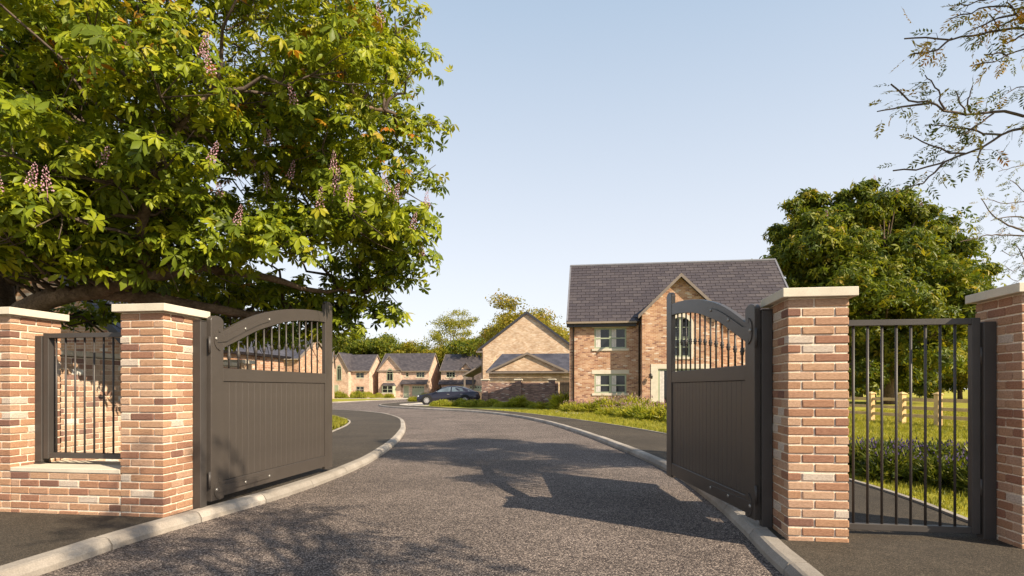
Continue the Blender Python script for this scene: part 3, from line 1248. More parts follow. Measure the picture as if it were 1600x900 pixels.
def window(parent, x0, x1, z0, z1, y, cols=2, transom=.5, fw=.07, frame='sage', glass='glass', sill=True, lintel=False, curtain=False, name='window', bars=0, stone='stone'):
    g = G()
    d = .05
    yy = y + .045
    g.box(x0, yy, z0, x0 + fw, yy + d, z1)
    g.box(x1 - fw, yy, z0, x1, yy + d, z1)
    g.box(x0 + fw, yy + .001, z1 - fw, x1 - fw, yy + d - .001, z1)
    g.box(x0 + fw, yy + .001, z0, x1 - fw, yy + d - .001, z0 + fw)
    iw = (x1 - x0 - 2 * fw)
    for c in range(1, cols):
        cx = x0 + fw + iw * c / cols
        g.box(cx - fw * .75, yy + .0015, z0 + fw, cx + fw * .75, yy + d - .002, z1 - fw)
    for c in range(cols):
        a = x0 + fw + iw * c / cols + (fw * .75 if c else 0)
        b = x0 + fw + iw * (c + 1) / cols - (fw * .75 if c < cols - 1 else 0)
        if transom:
            zt = z0 + (z1 - z0) * transom
            g.box(a, yy + .004, zt - fw * .4, b, yy + d - .004, zt + fw * .4)
        for k in range(bars):
            zt = z0 + (z1 - z0) * (k + 1) / (bars + 1)
            g.box(a, yy + .012, zt - .012, b, yy + d - .006, zt + .012)
    fr = g.build(name, MT[frame], parent)
    for c in range(cols):
        a = x0 + fw + iw * c / cols + (fw * .75 if c else 0)
        b = x0 + fw + iw * (c + 1) / cols - (fw * .75 if c < cols - 1 else 0)
        g = G()
        g.box(a, yy + .022, z0 + fw, b, yy + .03, z1 - fw)
        g.build('pane', MT[glass], fr)
        if curtain:
            g = G()
            px = a + .01
            wid = (b - a) * .34
            n = 9
            vs = []
            for i in range(n + 1):
                t = i / n
                vs.append((px + wid * t, yy + .018 + .006 * math.sin(t * 22), z0 + fw))
                vs.append((px + wid * t, yy + .018 + .006 * math.sin(t * 22), z1 - fw))
            g.add(vs, [(2 * i, 2 * i + 2, 2 * i + 3, 2 * i + 1) for i in range(n)])
            g.build('curtain', MT['curtain'], fr, smooth=True)
    if sill:
        g = G()
        g.cbox(x0 - .13, y - .05, z0 - .125, x1 + .13, y + .044, z0 - .002, .006)
        g.build('window_sill', MT[stone], fr)
    if lintel:
        g = G()
        g.cbox(x0 - .14, y - .014, z1 + .002, x1 + .14, y + .05, z1 + .22, .006)
        g.build('lintel', MT[stone], fr)
    return fr

# ------------------------------------------------------------------ main brick house on the right
H0 = (3.2, 32.0)
mh = empty('brick_house', (*H0, PZ - .02), -TH)
tag(mh, 'large brick house with slate roof and front gable, behind the right gate leaf', 'house')
HL, HD, EZ, RZ = 11.85, 8.0, 5.10, 8.75
g = G()
win_m = [(1.36, 3.10, 3.46, 4.60), (1.36, 3.10, 1.00, 2.06), (9.4, 10.9, 3.46, 4.60), (9.4, 10.9, 1.00, 2.06)]
wall_panel(g, 0, HL, -.1, EZ, win_m)
for xx in (0, HL):
    g.add([(xx, 0, -.1), (xx, HD, -.1), (xx, HD, EZ), (xx, HD / 2, RZ - .1), (xx, 0, EZ)], [(0, 1, 2, 3, 4)])
g.add([(0, HD, -.1), (HL, HD, -.1), (HL, HD, EZ), (0, HD, EZ)], [(0, 1, 2, 3)])
g.build('wall', MT['brick_far'], mh)
for o in win_m:
    window(mh, *o, 0, 2, .42 if o[2] < 2 else .5, .085, lintel=True, curtain=True)
# projecting gabled wing
A0, A1, WP = 3.87, 7.81, .95
AC = (A0 + A1) / 2
g = G()
wz = 4.9
wop = [(AC - .48, AC + .48, 2.92, 5.0), (AC - 1.15, AC + 1.15, -.05, 2.3)]
wall_panel(g, A0, A1, -.1, 5.2, wop, -WP, .12)
g.add([(A0, -WP, 5.2), (A1, -WP, 5.2), (AC, -WP, 7.12)], [(0, 1, 2)])
for xx in (A0, A1):
    g.add([(xx, -WP, -.1), (xx, 0, -.1), (xx, 0, 5.2), (xx, -WP, 5.2)], [(0, 1, 2, 3)])
g.build('wing_wall', MT['brick_far'], mh)
# arched window of the wing
fr = window(mh, AC - .48, AC + .48, 2.92, 5.0, -WP, 2, .45, .075, bars=3, sill=True)
g = G()
n = 14
ro, ri = .66, .50
arc = [(AC + ro * math.cos(math.pi * i / n), 4.62 + ro * .92 * math.sin(math.pi * i / n)) for i in range(n + 1)]
arci = [(AC + ri * math.cos(math.pi * i / n), 4.62 + ri * .78 * math.sin(math.pi * i / n)) for i in range(n + 1)]
for i in range(n):
    g.prism([arc[i], arc[i + 1], arci[i + 1], arci[i]], -WP - .03, -WP + .02, 'y')
for sx in (-1, 1):
    a, b = sorted((AC + sx * .50, AC + sx * .66))
    g.box(a, -WP - .029, 2.92, b, -WP + .019, 4.62)
g.build('stone_surround', MT['stone'], mh)
g = G()
g.prism([(AC + .50 * math.cos(math.pi * i / n), 4.99 + .0 + .02 * math.sin(math.pi * i / n)) for i in range(n + 1)], -WP + .01, -WP + .02, 'y')
# ground-floor French window with stone surround
fr = window(mh, AC - 1.15, AC + 1.15, 0.0, 2.3, -WP, 3, 0, .09, curtain=True, sill=False)
g = G()
for a, b, c, d in ((AC - 1.52, AC - 1.152, -.05, 2.3), (AC + 1.152, AC + 1.52, -.05, 2.3), (AC - 1.52, AC + 1.52, 2.301, 2.55)):
    g.cbox(a, -WP - .03, c, b, -WP + .04, d, .005)
g.build('stone_surround', MT['stone'], mh)
# roof deck, then slates
OV = .34
pitch = math.atan2(RZ - EZ, HD / 2)
ez = EZ - OV * math.tan(pitch) + .12
g = G()
slab(g, [(-.12, -OV, ez), (HL + .12, -OV, ez), (HL + .12, HD / 2, RZ + .12), (-.12, HD / 2, RZ + .12)], .10)
slab(g, [(-.12, HD + OV, ez), (HL + .12, HD + OV, ez), (HL + .12, HD / 2, RZ + .12), (-.12, HD / 2, RZ + .12)], .10)
g.build('roof', MT['slate_far'], mh)
sl_len = math.hypot(HD / 2 + OV, RZ + .12 - ez)
rows, tw = 20, .49
rh_ = sl_len / rows
cp, sp_ = math.cos(pitch), math.sin(pitch)
smesh = []
for k in range(4):
    r = random.Random(k)
    g = G()
    g.cbox(0, 0, 0, tw - .02, rh_ * 1.15, .022, .003)
    g.v = [(a, b, c + r.uniform(-.002, .002)) for a, b, c in g.v]
    o = g.build('slate', MT['slate'], mh)
    me = o.data
    bpy.data.objects.remove(o)
    smesh.append(me)
wr_half = AC - A0 + .2
cnt = 0
rest = []
cells = []
for r_ in range(rows):
    x_ = -.12 + (0 if r_ % 2 else -tw / 2)
    while x_ < HL + .1:
        cells.append((r_, x_))
        x_ += tw
def slate_ok(r_, x_):
    d = (r_ + .5) * rh_
    yy, zz = -OV + d * cp, ez + d * sp_
    apex = 7.12 + .1 - abs(x_ + tw / 2 - AC) * 1.0
    return not (zz < apex - .1)
cells = [c for c in cells if slate_ok(*c)]
vis = cells
random.shuffle(vis)
for i, (r_, x_) in enumerate(vis):
    x0_ = max(x_, -.125)
    x1_ = min(x_ + tw, HL + .125)
    if x1_ - x0_ < .05:
        continue
    d = r_ * rh_ - .03
    me = random.choice(smesh)
    mtx = Matrix.Translation((x0_, -OV + d * cp, ez + d * sp_ + .012 + .022)) @ Matrix.Rotation(pitch - .07, 4, 'X') @ Matrix.Diagonal(((x1_ - x0_) / tw, 1, 1, 1))
    if cnt < 296:
        o = link('slate', me, mh)
        o.matrix_local = mtx
        cnt += 1
    else:
        rest.append((mtx, me))
if rest:
    g = G()
    for mtx, me in rest:
        g.add([tuple(mtx @ v.co) for v in me.vertices], [tuple(p.vertices) for p in me.polygons])
    o = g.build('slate_courses', MT['slate'], mh)
    tag(o, kind='stuff')
    at = o.data.attributes.new('tint', 'FLOAT', 'POINT')
    nv = len(smesh[0].vertices)
    tv = np.repeat(rng.uniform(0, 1, len(rest)), nv).astype(np.float32)
    at.data.foreach_set('value', tv)
g = G()
g.tube([(-.14, HD / 2, RZ + .15), (HL + .14, HD / 2, RZ + .15)], .085, 8)
g.build('ridge_tiles', MT['lead'], mh)
for xx in (-.17, HL + .08):
    g = G()
    slab(g, [(xx, -OV - .03, ez + .07), (xx + .09, -OV - .03, ez + .07), (xx + .09, HD / 2, RZ + .19), (xx, HD / 2, RZ + .19)], .20)
    slab(g, [(xx, HD + OV + .03, ez + .07), (xx + .09, HD + OV + .03, ez + .07), (xx + .09, HD / 2, RZ + .19), (xx, HD / 2, RZ + .19)], .20)
    g.build('verge', MT['lead'], mh)
for a, b in ((-.15, A0 - .25), (A1 + .25, HL + .15)):
    g = G()
    g.box(a, -OV + .06, ez - .26, b, -OV + .09, ez - .06)
    g.box(a + .01, -OV + .091, ez - .255, b - .01, -.002, ez - .235)
    g.build('fascia', MT['fascia'], mh)
    g = G()
    g.cbox(a - .02, -OV - .09, ez - .10, b + .02, -OV + .055, ez + .01, .012)
    g.build('gutter', MT['gutter'], mh)
for xx in (.22, A0 - .09):
    g = G()
    g.tube([(xx, -.06, .02), (xx, -.06, ez - .4), (xx, -OV + .02, ez - .12)], .042, 10)
    g.build('downpipe', MT['pipe'], mh, smooth=True)
# wing roof and barge boards
g = G()
wa = 7.12
for sx in (-1, 1):
    xo = AC + sx * wr_half
    zo = wa + .06 - wr_half * ((7.12 - 5.2) / (AC - A0))
    slab(g, [(AC, -WP - .28, wa + .10), (xo, -WP - .28, zo + .02), (xo, .3, zo + .02), (AC, 2.3, wa + .10)], .09)
g.build('wing_roof', MT['slate_far'], mh)
for sx in (-1, 1):
    g = G()
    xo = AC + sx * (wr_half + .02)
    zo = wa + .06 - wr_half * ((7.12 - 5.2) / (AC - A0))
    q = [(AC, wa - .04), (xo, zo - .13), (xo, zo + .06), (AC, wa + .15)]
    g.prism(q, -WP - .33, -WP - .285, 'y')
    g.build('barge_board', MT['verge'], mh)
# wall lamp
g = G()
lx, lz = A0 + .42, 1.95
g.cbox(lx - .04, -WP - .02, lz - .1, lx + .04, -WP - .002, lz + .1, .004)
g.tube([(lx, -WP - .02, lz), (lx + .02, -WP - .14, lz + .10), (lx + .05, -WP - .2, lz + .06)], .014, 8)
g.tube([(lx + .05, -WP - .2, lz + .08), (lx + .05, -WP - .2, lz - .02), (lx + .05, -WP - .2, lz - .18)], [.03, .075, .045], 8)
lm = g.build('wall_lamp', MT['lamp'], mh)

# ------------------------------------------------------------------ generic gabled houses
def arched(parent, xc, hw, z0, zs, y, name='window', stone=True):
    """pointed arched window: frame, pane, stone surround"""
    n = 8
    def arcp(h, k):
        out = []
        for i in range(n + 1):
            t = i / n
            out.append((xc + h - h * 2 * t if False else xc + h * math.cos(math.pi * t), zs + h * k * math.sin(math.pi * t) ** .8))
        return out
    g = G()
    o_ = arcp(hw + .12, 1.55)
    i_ = arcp(hw, 1.45)
    for i in range(n):
        g.prism([o_[i], o_[i + 1], i_[i + 1], i_[i]], y - .03, y + .01, 'y')
    for sx in (-1, 1):
        a, b = sorted((xc + sx * hw, xc + sx * (hw + .12)))
        g.box(a, y - .029, z0, b, y + .009, zs)
    g.box(xc - hw - .2, y - .06, z0 - .12, xc + hw + .2, y + .009, z0 - .001)
    fr = g.build(name, MT['sage'], parent)
    g = G()
    g.box(xc - .03, y - .02, z0, xc + .03, y + .004, zs + hw * 1.3)
    g.box(xc - hw, y - .019, zs - .03, xc + hw, y + .003, zs + .03)
    g.build('mullion', MT['sage'], fr)
    g = G()
    g.prism([(xc - hw, z0), (xc + hw, z0)] + i_, y - .012, y - .006, 'y')
    g.build('pane', MT['glass'], fr)
    return fr

def garage_door(parent, x0, x1, z1, y):
    g = G()
    g.box(x0, y + .03, 0, x1, y + .07, z1)
    gd = g.build('garage_door', MT['sage'], parent)
    n = 5
    for i in range(n):
        g = G()
        a = x0 + (x1 - x0) * (i + .5) / n
        g.box(a - .13, y + .02, z1 - .42, a + .13, y + .028, z1 - .22)
        g.build('pane', MT['glass'], gd)
    g = G()
    for k in range(1, 4):
        g.box(x0 + .02, y + .022, z1 * k / 4 - .015, x1 - .02, y + .029, z1 * k / 4 + .015)
    g.build('panel_rib', MT['sage'], gd)

def front_door(parent, x0, x1, z1, y):
    g = G()
    g.box(x0, y + .02, 0, x1, y + .06, z1)
    d = g.build('door', MT['sage'], parent)
    g = G()
    g.ball((x1 - .12, y, 1.0), .04, 8, 5)
    g.build('handle', MT['bolt'], d)
    g = G()
    g.box(x0 - .12, y - .02, 0, x0 - .001, y + .03, z1 + .12)
    g.box(x1 + .001, y - .02, 0, x1 + .12, y + .03, z1 + .12)
    g.box(x0 - .001, y - .02, z1 + .001, x1 + .001, y + .03, z1 + .12)
    g.build('door_frame', MT['stone'], d)

def gabled_house(loc, rz, Wd, Dp, ev, rg, gable, wins, label, brickm='brick_pink', doors=(), garages=(), canopy=None, arches=(), bay=None, small_gables=(), sl='slate_far', group=None):
    root = empty('brick_house', loc, rz)
    tag(root, label, 'house', group)
    g = G()
    ops = [(w_[0], w_[1], w_[2], w_[3]) for w_ in wins if not (gable and gable[0] < (w_[0] + w_[1]) / 2 < gable[1])]
    ops += [(d[0], d[1], -.1, d[2]) for d in doors if not (gable and gable[0] < (d[0] + d[1]) / 2 < gable[1])] + [(d[0], d[1], -.1, d[2]) for d in garages]
    wall_panel(g, 0, Wd, -.3, ev, ops, 0, .08)
    for xx in (0, Wd):
        g.add([(xx, 0, -.3), (xx, Dp, -.3), (xx, Dp, ev), (xx, Dp / 2, rg - .1), (xx, 0, ev)], [(0, 1, 2, 3, 4)])
    g.add([(0, Dp, -.3), (Wd, Dp, -.3), (Wd, Dp, ev), (0, Dp, ev)], [(0, 1, 2, 3)])
    g.build('wall', MT[brickm], root)
    for w_ in wins:
        yy = 0
        if gable and gable[0] < (w_[0] + w_[1]) / 2 < gable[1]:
            yy = -gable[3] - (.10 if gable[3] < .3 else .1)
        window(root, w_[0], w_[1], w_[2], w_[3], yy, w_[4], .5, .07, lintel=False)
    for d in doors:
        yy = 0
        if gable and gable[0] < (d[0] + d[1]) / 2 < gable[1]:
            yy = -gable[3] - .08
        front_door(root, d[0], d[1], d[2], yy)
    for d in garages:
        garage_door(root, *d, 0)
    ov = .35
    sl_ = (rg - ev) / (Dp / 2)
    eo = ev - ov * sl_ + .12
    g = G()
    slab(g, [(-.15, -ov, eo), (Wd + .15, -ov, eo), (Wd + .15, Dp / 2, rg + .1), (-.15, Dp / 2, rg + .1)], .14)
    slab(g, [(-.15, Dp + ov, eo), (Wd + .15, Dp + ov, eo), (Wd + .15, Dp / 2, rg + .1), (-.15, Dp / 2, rg + .1)], .14)
    g.build('roof', MT[sl], root)
    g = G()
    for xx in (-.2, Wd + .14):
        for yo in (-ov, Dp + ov):
            slab(g, [(xx, yo, eo + .03), (xx + .06, yo, eo + .03), (xx + .06, Dp / 2, rg + .13), (xx, Dp / 2, rg + .13)], .24)
    g.build('verge', MT['verge'], root)
    g = G()
    g.box(-.15, -ov - .09, eo - .14, Wd + .15, -ov + .03, eo - .01)
    g.build('gutter', MT['gutter'], root)
    if gable:
        a, b, az, pr = gable
        c = (a + b) / 2
        ge = min(ev, az - (b - a) / 2 * .9)
        g = G()
        y = -pr - .001
        g.add([(a, y, -.3), (b, y, -.3), (b, y, ge), (c, y, az), (a, y, ge)], [(0, 1, 2, 3, 4)])
        if pr > .02:
            g.add([(a, y, -.3), (a, .0, -.3), (a, 0, ge), (a, y, ge)], [(0, 1, 2, 3)])
            g.add([(b, y, -.3), (b, .0, -.3), (b, 0, ge), (b, y, ge)], [(0, 1, 2, 3)])
        g.build('gable_wall', MT[brickm], root)
        sg_ = (az - ge) / ((b - a) / 2)
        back = (az - ev) / sl_ + .4
        g = G()
        for sx in (-1, 1):
            xo = c + sx * ((b - a) / 2 + .2)
            zo = ge - .2 * sg_ + .12
            slab(g, [(c, y - .25, az + .12), (xo, y - .25, zo), (xo, max(.1, (zo - ev) / sl_ + .4), zo), (c, back, az + .12)], .12)
        g.build('gable_roof', MT[sl], root)
        g = G()
        for sx in (-1, 1):
            xo = c + sx * ((b - a) / 2 + .22)
            zo = ge - .2 * sg_ + .12
            g.prism([(c, az - .1), (xo, zo - .22), (xo, zo + .04), (c, az + .17)], y - .30, y - .255, 'y')
        g.build('barge_board', MT['verge'], root)
    for (c, hw, az, ez_) in small_gables:
        g = G()
        g.add([(c - hw, -.02, ez_), (c + hw, -.02, ez_), (c, -.02, az)], [(0, 1, 2)])
        g.build('small_gable', MT[brickm], root)
        g = G()
        s2 = (az - ez_) / hw
        for sx in (-1, 1):
            xo = c + sx * (hw + .15)
            slab(g, [(c, -.42, az + .1), (xo, -.42, ez_ - .15 * s2 + .1), (xo, .4, ez_ - .15 * s2 + .1), (c, (az - ev) / sl_ + .3, az + .1)], .1)
        g.build('small_gable_roof', MT[sl], root)
    for ar in arches:
        yy = -(gable[3] + .002) if gable and gable[0] < ar[0] < gable[1] else 0
        arched(root, *ar, yy)
    if canopy:
        a, b, z0_, z1_, out = canopy
        g = G()
        slab(g, [(a, -out, z0_), (b, -out, z0_), (b, .0, z1_), (a, .0, z1_)], .12)
        g.build('canopy', MT['slate_far'], root)
        g = G()
        for xx in (a + .1, b - .1):
            g.prism([(-out + .1, z0_ - .14), (-.002, z0_ - .14), (-.002, z0_ - .7), (-.12, z0_ - .7)], xx - .05, xx + .05, 'x')
        g.build('bracket', MT['verge'], root)
    if bay:
        a, b, z0_, z1_ = bay
        yb = -(gable[3] if gable else 0) - .55
        g = G()
        g.prism([(a, yb + .55), (a + .35, yb), (b - .35, yb), (b, yb + .55)], -.3, z0_, 'z')
        g.build('bay_base', MT[brickm], root)
        window(root, a + .36, b - .36, z0_ + .05, z1_, yb - .05, 2, .5, .08, sill=True)
        g = G()
        g.prism([(a + .02, yb + .53), (a + .36, yb + .05), (b - .36, yb + .05), (b - .02, yb + .53)], z0_, z1_ - .001, 'z')
        g.build('bay_side', MT['sage'], root)
        g = G()
        m_ = len(g.v)
        g.add([(a - .1, yb + .55, z1_), (a + .3, yb - .1, z1_), (b - .3, yb - .1, z1_), (b + .1, yb + .55, z1_), (a + .3, yb + .55, z1_ + .5), (b - .3, yb + .55, z1_ + .5)],
              [(0, 1, 4), (1, 2, 5, 4), (2, 3, 5), (3, 0, 4, 5), (0, 3, 2, 1)])
        g.build('bay_roof', MT['slate_far'], root)
    return root

FG = 'houses at the far end of the road'
def fz(y):
    return gz(y) + PZ + .0
def at(px, Y):
    return (px - 800) / 900 * Y
# H2 with garage
gabled_house((at(592, 105), 105, fz(105)), -TH, 9.4, 7.6, 5.0, 8.15, (0, 4.3, 7.45, .25),
             [(5.1, 5.6, 3.75, 4.55, 1), (7.05, 8.6, 3.65, 4.6, 3)],
             'far brick house with pointed arched window, bay and pale green garage door', doors=[(4.75, 5.65, 2.1)], garages=[(6.3, 8.55, 2.15)],
             canopy=(4.35, 9.3, 2.45, 3.25, 1.1), arches=[(2.2, .5, 3.15, 4.35)], bay=(.6, 3.3, .8, 2.15), group=FG)
# H1 left of it
gabled_house((at(577, 104) - 9.4, 104 + 1.3, fz(104)), -TH, 9.5, 7.4, 5.0, 7.9, (2.6, 6.1, 8.05, 1.2),
             [(7.0, 8.5, 3.55, 4.5, 2), (7.0, 8.5, .9, 2.0, 2), (.6, 1.9, 3.55, 4.5, 2)],
             'far brick house with tall slim arched window above a pale door', doors=[(3.3, 4.2, 2.2)], arches=[(4.35, .32, 3.2, 5.2)], group=FG)
# H3 behind the car
gabled_house((at(689, 104), 104, fz(104)), -TH, 9.5, 7.6, 5.0, 7.95, None,
             [(1.0, 2.6, 3.65, 4.6, 3), (4.3, 4.9, 3.7, 4.5, 1), (1.0, 2.8, .9, 2.0, 3)],
             'far brick house with long canopy and tiny dormer gable, behind the parked car', doors=[(3.6, 4.5, 2.1)], garages=[(5.3, 7.6, 2.15)],
             canopy=(-.3, 6.4, 2.4, 3.2, 1.1), small_gables=[(4.6, 1.0, 6.15, 5.0)], group=FG)
# H0 seen through the spindles of the left gate
gabled_house((at(449, 84), 84, fz(84)), rad(13), 6.1, 6.4, 5.0, 7.8, (0.1, 3.4, 7.75, 1.0),
             [(4.0, 5.3, 3.6, 4.5, 2), (4.0, 5.3, .9, 2.0, 2)],
             'pale gabled house seen through the right half of the left gate spindles', arches=[(1.9, .35, 3.2, 4.4)], sl='slate_blue', group=FG)
gabled_house((at(352, 62), 62, fz(62)), -TH, 8.4, 7.6, 4.6, 6.9, (0.2, 3.2, 6.6, .8),
             [(4.6, 6.2, 3.4, 4.3, 2), (4.6, 6.2, .9, 2.0, 2)],
             'brick house seen through the middle spindles of the left gate', brickm='brick_far', sl='slate_blue', group=FG)
# brick outbuilding behind the left tree
ob = empty('outbuilding', (-13.85, 14.9, PZ), -TH)
tag(ob, 'brick outbuilding with steep gable behind the left tree, above the barred railing', 'building')
OW, OE, OA, OD = 4.2, 2.55, 4.6, 7.5
g = G()
for yy in (0, OD):
    g.add([(0, yy, -.2), (OW, yy, -.2), (OW, yy, OE), (OW / 2, yy, OA), (0, yy, OE)], [(0, 1, 2, 3, 4)])
for xx in (0, OW):
    g.add([(xx, 0, -.2), (xx, OD, -.2), (xx, OD, OE), (xx, 0, OE)], [(0, 1, 2, 3)])
g.build('wall', MT['brick_far'], ob)
g = G()
for sx in (-1, 1):
    xo, zo = OW / 2 + sx * (OW / 2 + .25), OE - .25 * (OA - OE) / (OW / 2)
    slab(g, [(OW / 2, -.15, OA + .14), (xo, -.15, zo + .14), (xo, OD + .15, zo + .14), (OW / 2, OD + .15, OA + .14)], .12)
g.build('roof', MT['slate_blue'], ob)
for sx in (-1, 1):
    g = G()
    xo, zo = OW / 2 + sx * (OW / 2 + .27), OE - .25 * (OA - OE) / (OW / 2)
    g.prism([(OW / 2, OA - .08), (xo, zo - .08), (xo, zo + .16), (OW / 2, OA + .17)], -.20, -.155, 'y')
    g.build('verge', MT['fascia'], ob)

# big plain gable house in the middle and the garage in front of it
Yg = 55.0
gh = empty('gable_house', (at(752.5, Yg), Yg, fz(Yg)), -TH)
tag(gh, 'plain sunlit brick gable end with dark verge behind the garage', 'house')
GW_, GE, GA, GD = 8.7, 5.15, 8.45, 12.0
g = G()
g.add([(0, 0, -.3), (GW_, 0, -.3), (GW_, 0, GE), (GW_ / 2, 0, GA), (0, 0, GE)], [(0, 1, 2, 3, 4)])
g.add([(0, GD, -.3), (GW_, GD, -.3), (GW_, GD, GE), (GW_ / 2, GD, GA), (0, GD, GE)], [(0, 1, 2, 3, 4)])
for xx in (0, GW_):
    g.add([(xx, 0, -.3), (xx, GD, -.3), (xx, GD, GE), (xx, 0, GE)], [(0, 1, 2, 3)])
g.build('wall', MT['brick_pale'], gh)
g = G()
sp2 = (GA - GE) / (GW_ / 2)
for sx in (-1, 1):
    xo = GW_ / 2 + sx * (GW_ / 2 + .35)
    zo = GE - .35 * sp2
    slab(g, [(GW_ / 2, -.12, GA + .14), (xo, -.12, zo + .14), (xo, GD + .12, zo + .14), (GW_ / 2, GD + .12, GA + .14)], .12)
g.build('roof', MT['slate_far'], gh)
for sx in (-1, 1):
    g = G()
    xo = GW_ / 2 + sx * (GW_ / 2 + .37)
    zo = GE - .35 * sp2
    g.prism([(GW_ / 2, GA - .08), (xo, zo - .08), (xo, zo + .17), (GW_ / 2, GA + .17)], -.19, -.125, 'y')
    g.build('verge', MT['fascia'], gh)
g = G()
g.tube([(.08, -.06, 0), (.08, -.06, GE - .1)], .05, 8)
g.build('downpipe', MT['pipe'], gh)
g = G()
g.box(-.5, -.18, GE - .42, .12, .0, GE - .25)
g.build('eaves_box', MT['verge'], gh)
# lean-to porch on the left side of that house
g = G()
slab(g, [(-2.0, .3, 2.6), (-2.0, 4.5, 2.6), (-.01, 4.5, 3.7), (-.01, .3, 3.7)], .14)
for yy in (.5, 4.3):
    g.box(-1.85, yy - .07, 0, -1.7, yy + .07, 2.6)
g.build('porch', MT['verge'], gh)

Yq = 47.0
gr = empty('garage', (at(761, Yq), Yq, fz(Yq)), -TH)
tag(gr, 'low brick garage with front gable and blue slate roof, behind the dark garden wall', 'garage')
AW, AE, AR = 7.4, 2.62, 4.25
g = G()
wall_panel(g, .15, AW, -.2, AE, [])
for xx in (.15, AW):
    g.add([(xx, 0, -.2), (xx, 6, -.2), (xx, 6, AE), (xx, 3, AR - .1), (xx, 0, AE)], [(0, 1, 2, 3, 4)])
g.add([(.15, 6, -.2), (AW, 6, -.2), (AW, 6, AE), (.15, 6, AE)], [(0, 1, 2, 3)])
g.add([(.35, -.25, AE - .02), (6.35, -.25, AE - .02), (3.35, -.25, AE + 1.38)], [(0, 1, 2)])
g.build('wall', MT['brick_pale'], gr)
g = G()
slab(g, [(-.05, -.3, AE + .02), (AW + .1, -.3, AE + .02), (AW + .1, 3, AR), (.75, 3, AR)], .1)
slab(g, [(-.05, 6.3, AE + .02), (AW + .1, 6.3, AE + .02), (AW + .1, 3, AR), (.75, 3, AR)], .1)
g.build('roof', MT['slate_blue'], gr)
for sx in (-1, 1):
    g = G()
    c, hw, az = 3.35, 3.25, AE + 1.48
    xo = c + sx * hw
    g.prism([(c, az - .12), (xo, AE - .12), (xo, AE + .06), (c, az + .06)], -.42, -.3, 'y')
    g.build('barge_board', MT['verge'], gr)
    g = G()
    slab(g, [(c, -.40, az + .07), (xo, -.40, AE + .05), (xo, .1, AE + .07), (c, 2.4, az + .07)], .05)
    g.build('gable_roof', MT['slate_blue'], gr)
g = G()
g.box(-.02, -.46, AE - .14, AW + .05, -.31, AE - .02)
g.build('gutter', MT['verge'], gr)

# dark garden wall with stone-capped piers and a side gate
Yw = 43.5
gw = empty('garden_wall', (at(756, Yw), Yw, fz(Yw)), -TH)
tag(gw, 'dark brick garden wall with stone capped piers in front of the garage', 'wall')
g = G()
g.box(0, 0, -.2, 5.6, .22, 1.66)
g.build('wall', MT['brick_dark'], gw)
g = G()
g.box(.005, -.004, 1.661, 5.595, .226, 1.70)
g.build('coping', MT['brick_dark'], gw)
for xx in (0.1, 2.62, 5.15):
    g = G()
    g.box(xx - .24, -.14, -.2, xx + .24, .34, 1.86)
    g.build('pier', MT['brick_dark'], gw)
    g = G()
    g.cbox(xx - .30, -.2, 1.861, xx + .30, .40, 1.96, .01)
    g.build('pier_cap', MT['stone'], gw)
sg = empty('side_gate', (at(874, 43), 42.6, fz(43)), -TH)
tag(sg, 'brown boarded side gate between the garden wall and the large house', 'gate')
for k in range(8):
    g = G()
    g.box(k * .115, 0, 0, k * .115 + .108, .03, 1.85)
    g.build('board', MT['darkwood'], sg)
g = G()
for zz in (.25, 1.5):
    g.box(0, .031, zz, .92, .06, zz + .1)
g.build('ledge', MT['darkwood'], sg)
g = G()
g.cbox(0, 0, 0, .4, .18, .65, .01)
mb = g.build('meter_box', MT['whitebox'], None, loc=(at(884, 38), 38, .75), rz=-TH)
bpy.data.objects.remove(mb)
mbx = empty('meter_box', (*[H0[0] - .13 + VX * 5, H0[1] + VY * 5], .55), -TH)
tag(mbx, 'small white meter box on the large house, by the brown side gate', 'meter box')
g = G()
g.cbox(-.06, 0, 0, .11, .42, .62, .008)
g.build('housing', MT['whitebox'], mbx)
g = G()
g.cbox(-.066, .03, .04, -.061, .39, .58, .002)
g.build('door', MT['whitebox'], mbx)

# ------------------------------------------------------------------ pale garden wall running back on the left
ga = Vector(W(-8.73, .62))
gb = Vector(W(-8.73, 5.7))
L_ = (gb - ga).length
ang = math.atan2(gb.y - ga.y, gb.x - ga.x)
lg = empty('garden_wall', (ga.x, ga.y, PZ), ang)
tag(lg, 'pale brick garden wall with stone coping behind the barred railing and left gate', 'wall')
WH = 1.69
g = G()
g.box(0, .009, -.1, L_, .2, WH - .01)
g.build('mortar_core', MT['mortar'], lg)
# local -y faces the road
rest = []
nb_ = 0
for c in range(22):
    z0 = -.01 + c * .0765
    xx = 0 if c % 2 else -.1125
    while xx < L_:
        a, b = max(xx, 0), min(xx + .215, L_)
        if b - a > .04:
            if .75 < a < 3.4:
                brick(lg, a, 0, z0, b, .09, z0 + .066, MT['brick_light'])
                nb_ += 1
            else:
                rest.append((a, b, z0))
        xx += .225
g = G()
tv = []
for a, b, z0 in rest:
    g.box(a, random.uniform(0, .004), z0, b, .05, z0 + .066)
    tv.append(random.random())
o = g.build('brick_courses', MT['brick_light'], lg, uv=True)
tag(o, kind='stuff')
k = 0
x_ = 0
while x_ < L_:
    g = G()
    g.cbox(x_ + .002, -.04, WH, min(x_ + .6, L_) - .002, .25, WH + .075, .006)
    g.build('coping_stone', MT['stone'], lg)
    x_ += .6

# pier closing the garden wall
g = G()
g.box(L_ + .001, -.06, -.1, L_ + .36, .28, WH + .06)
g.build('pier', MT['brick_pale'], lg)
g = G()
g.cbox(L_ - .04, -.11, WH + .0605, L_ + .41, .33, WH + .14, .006)
g.build('pier_cap', MT['stone'], lg)

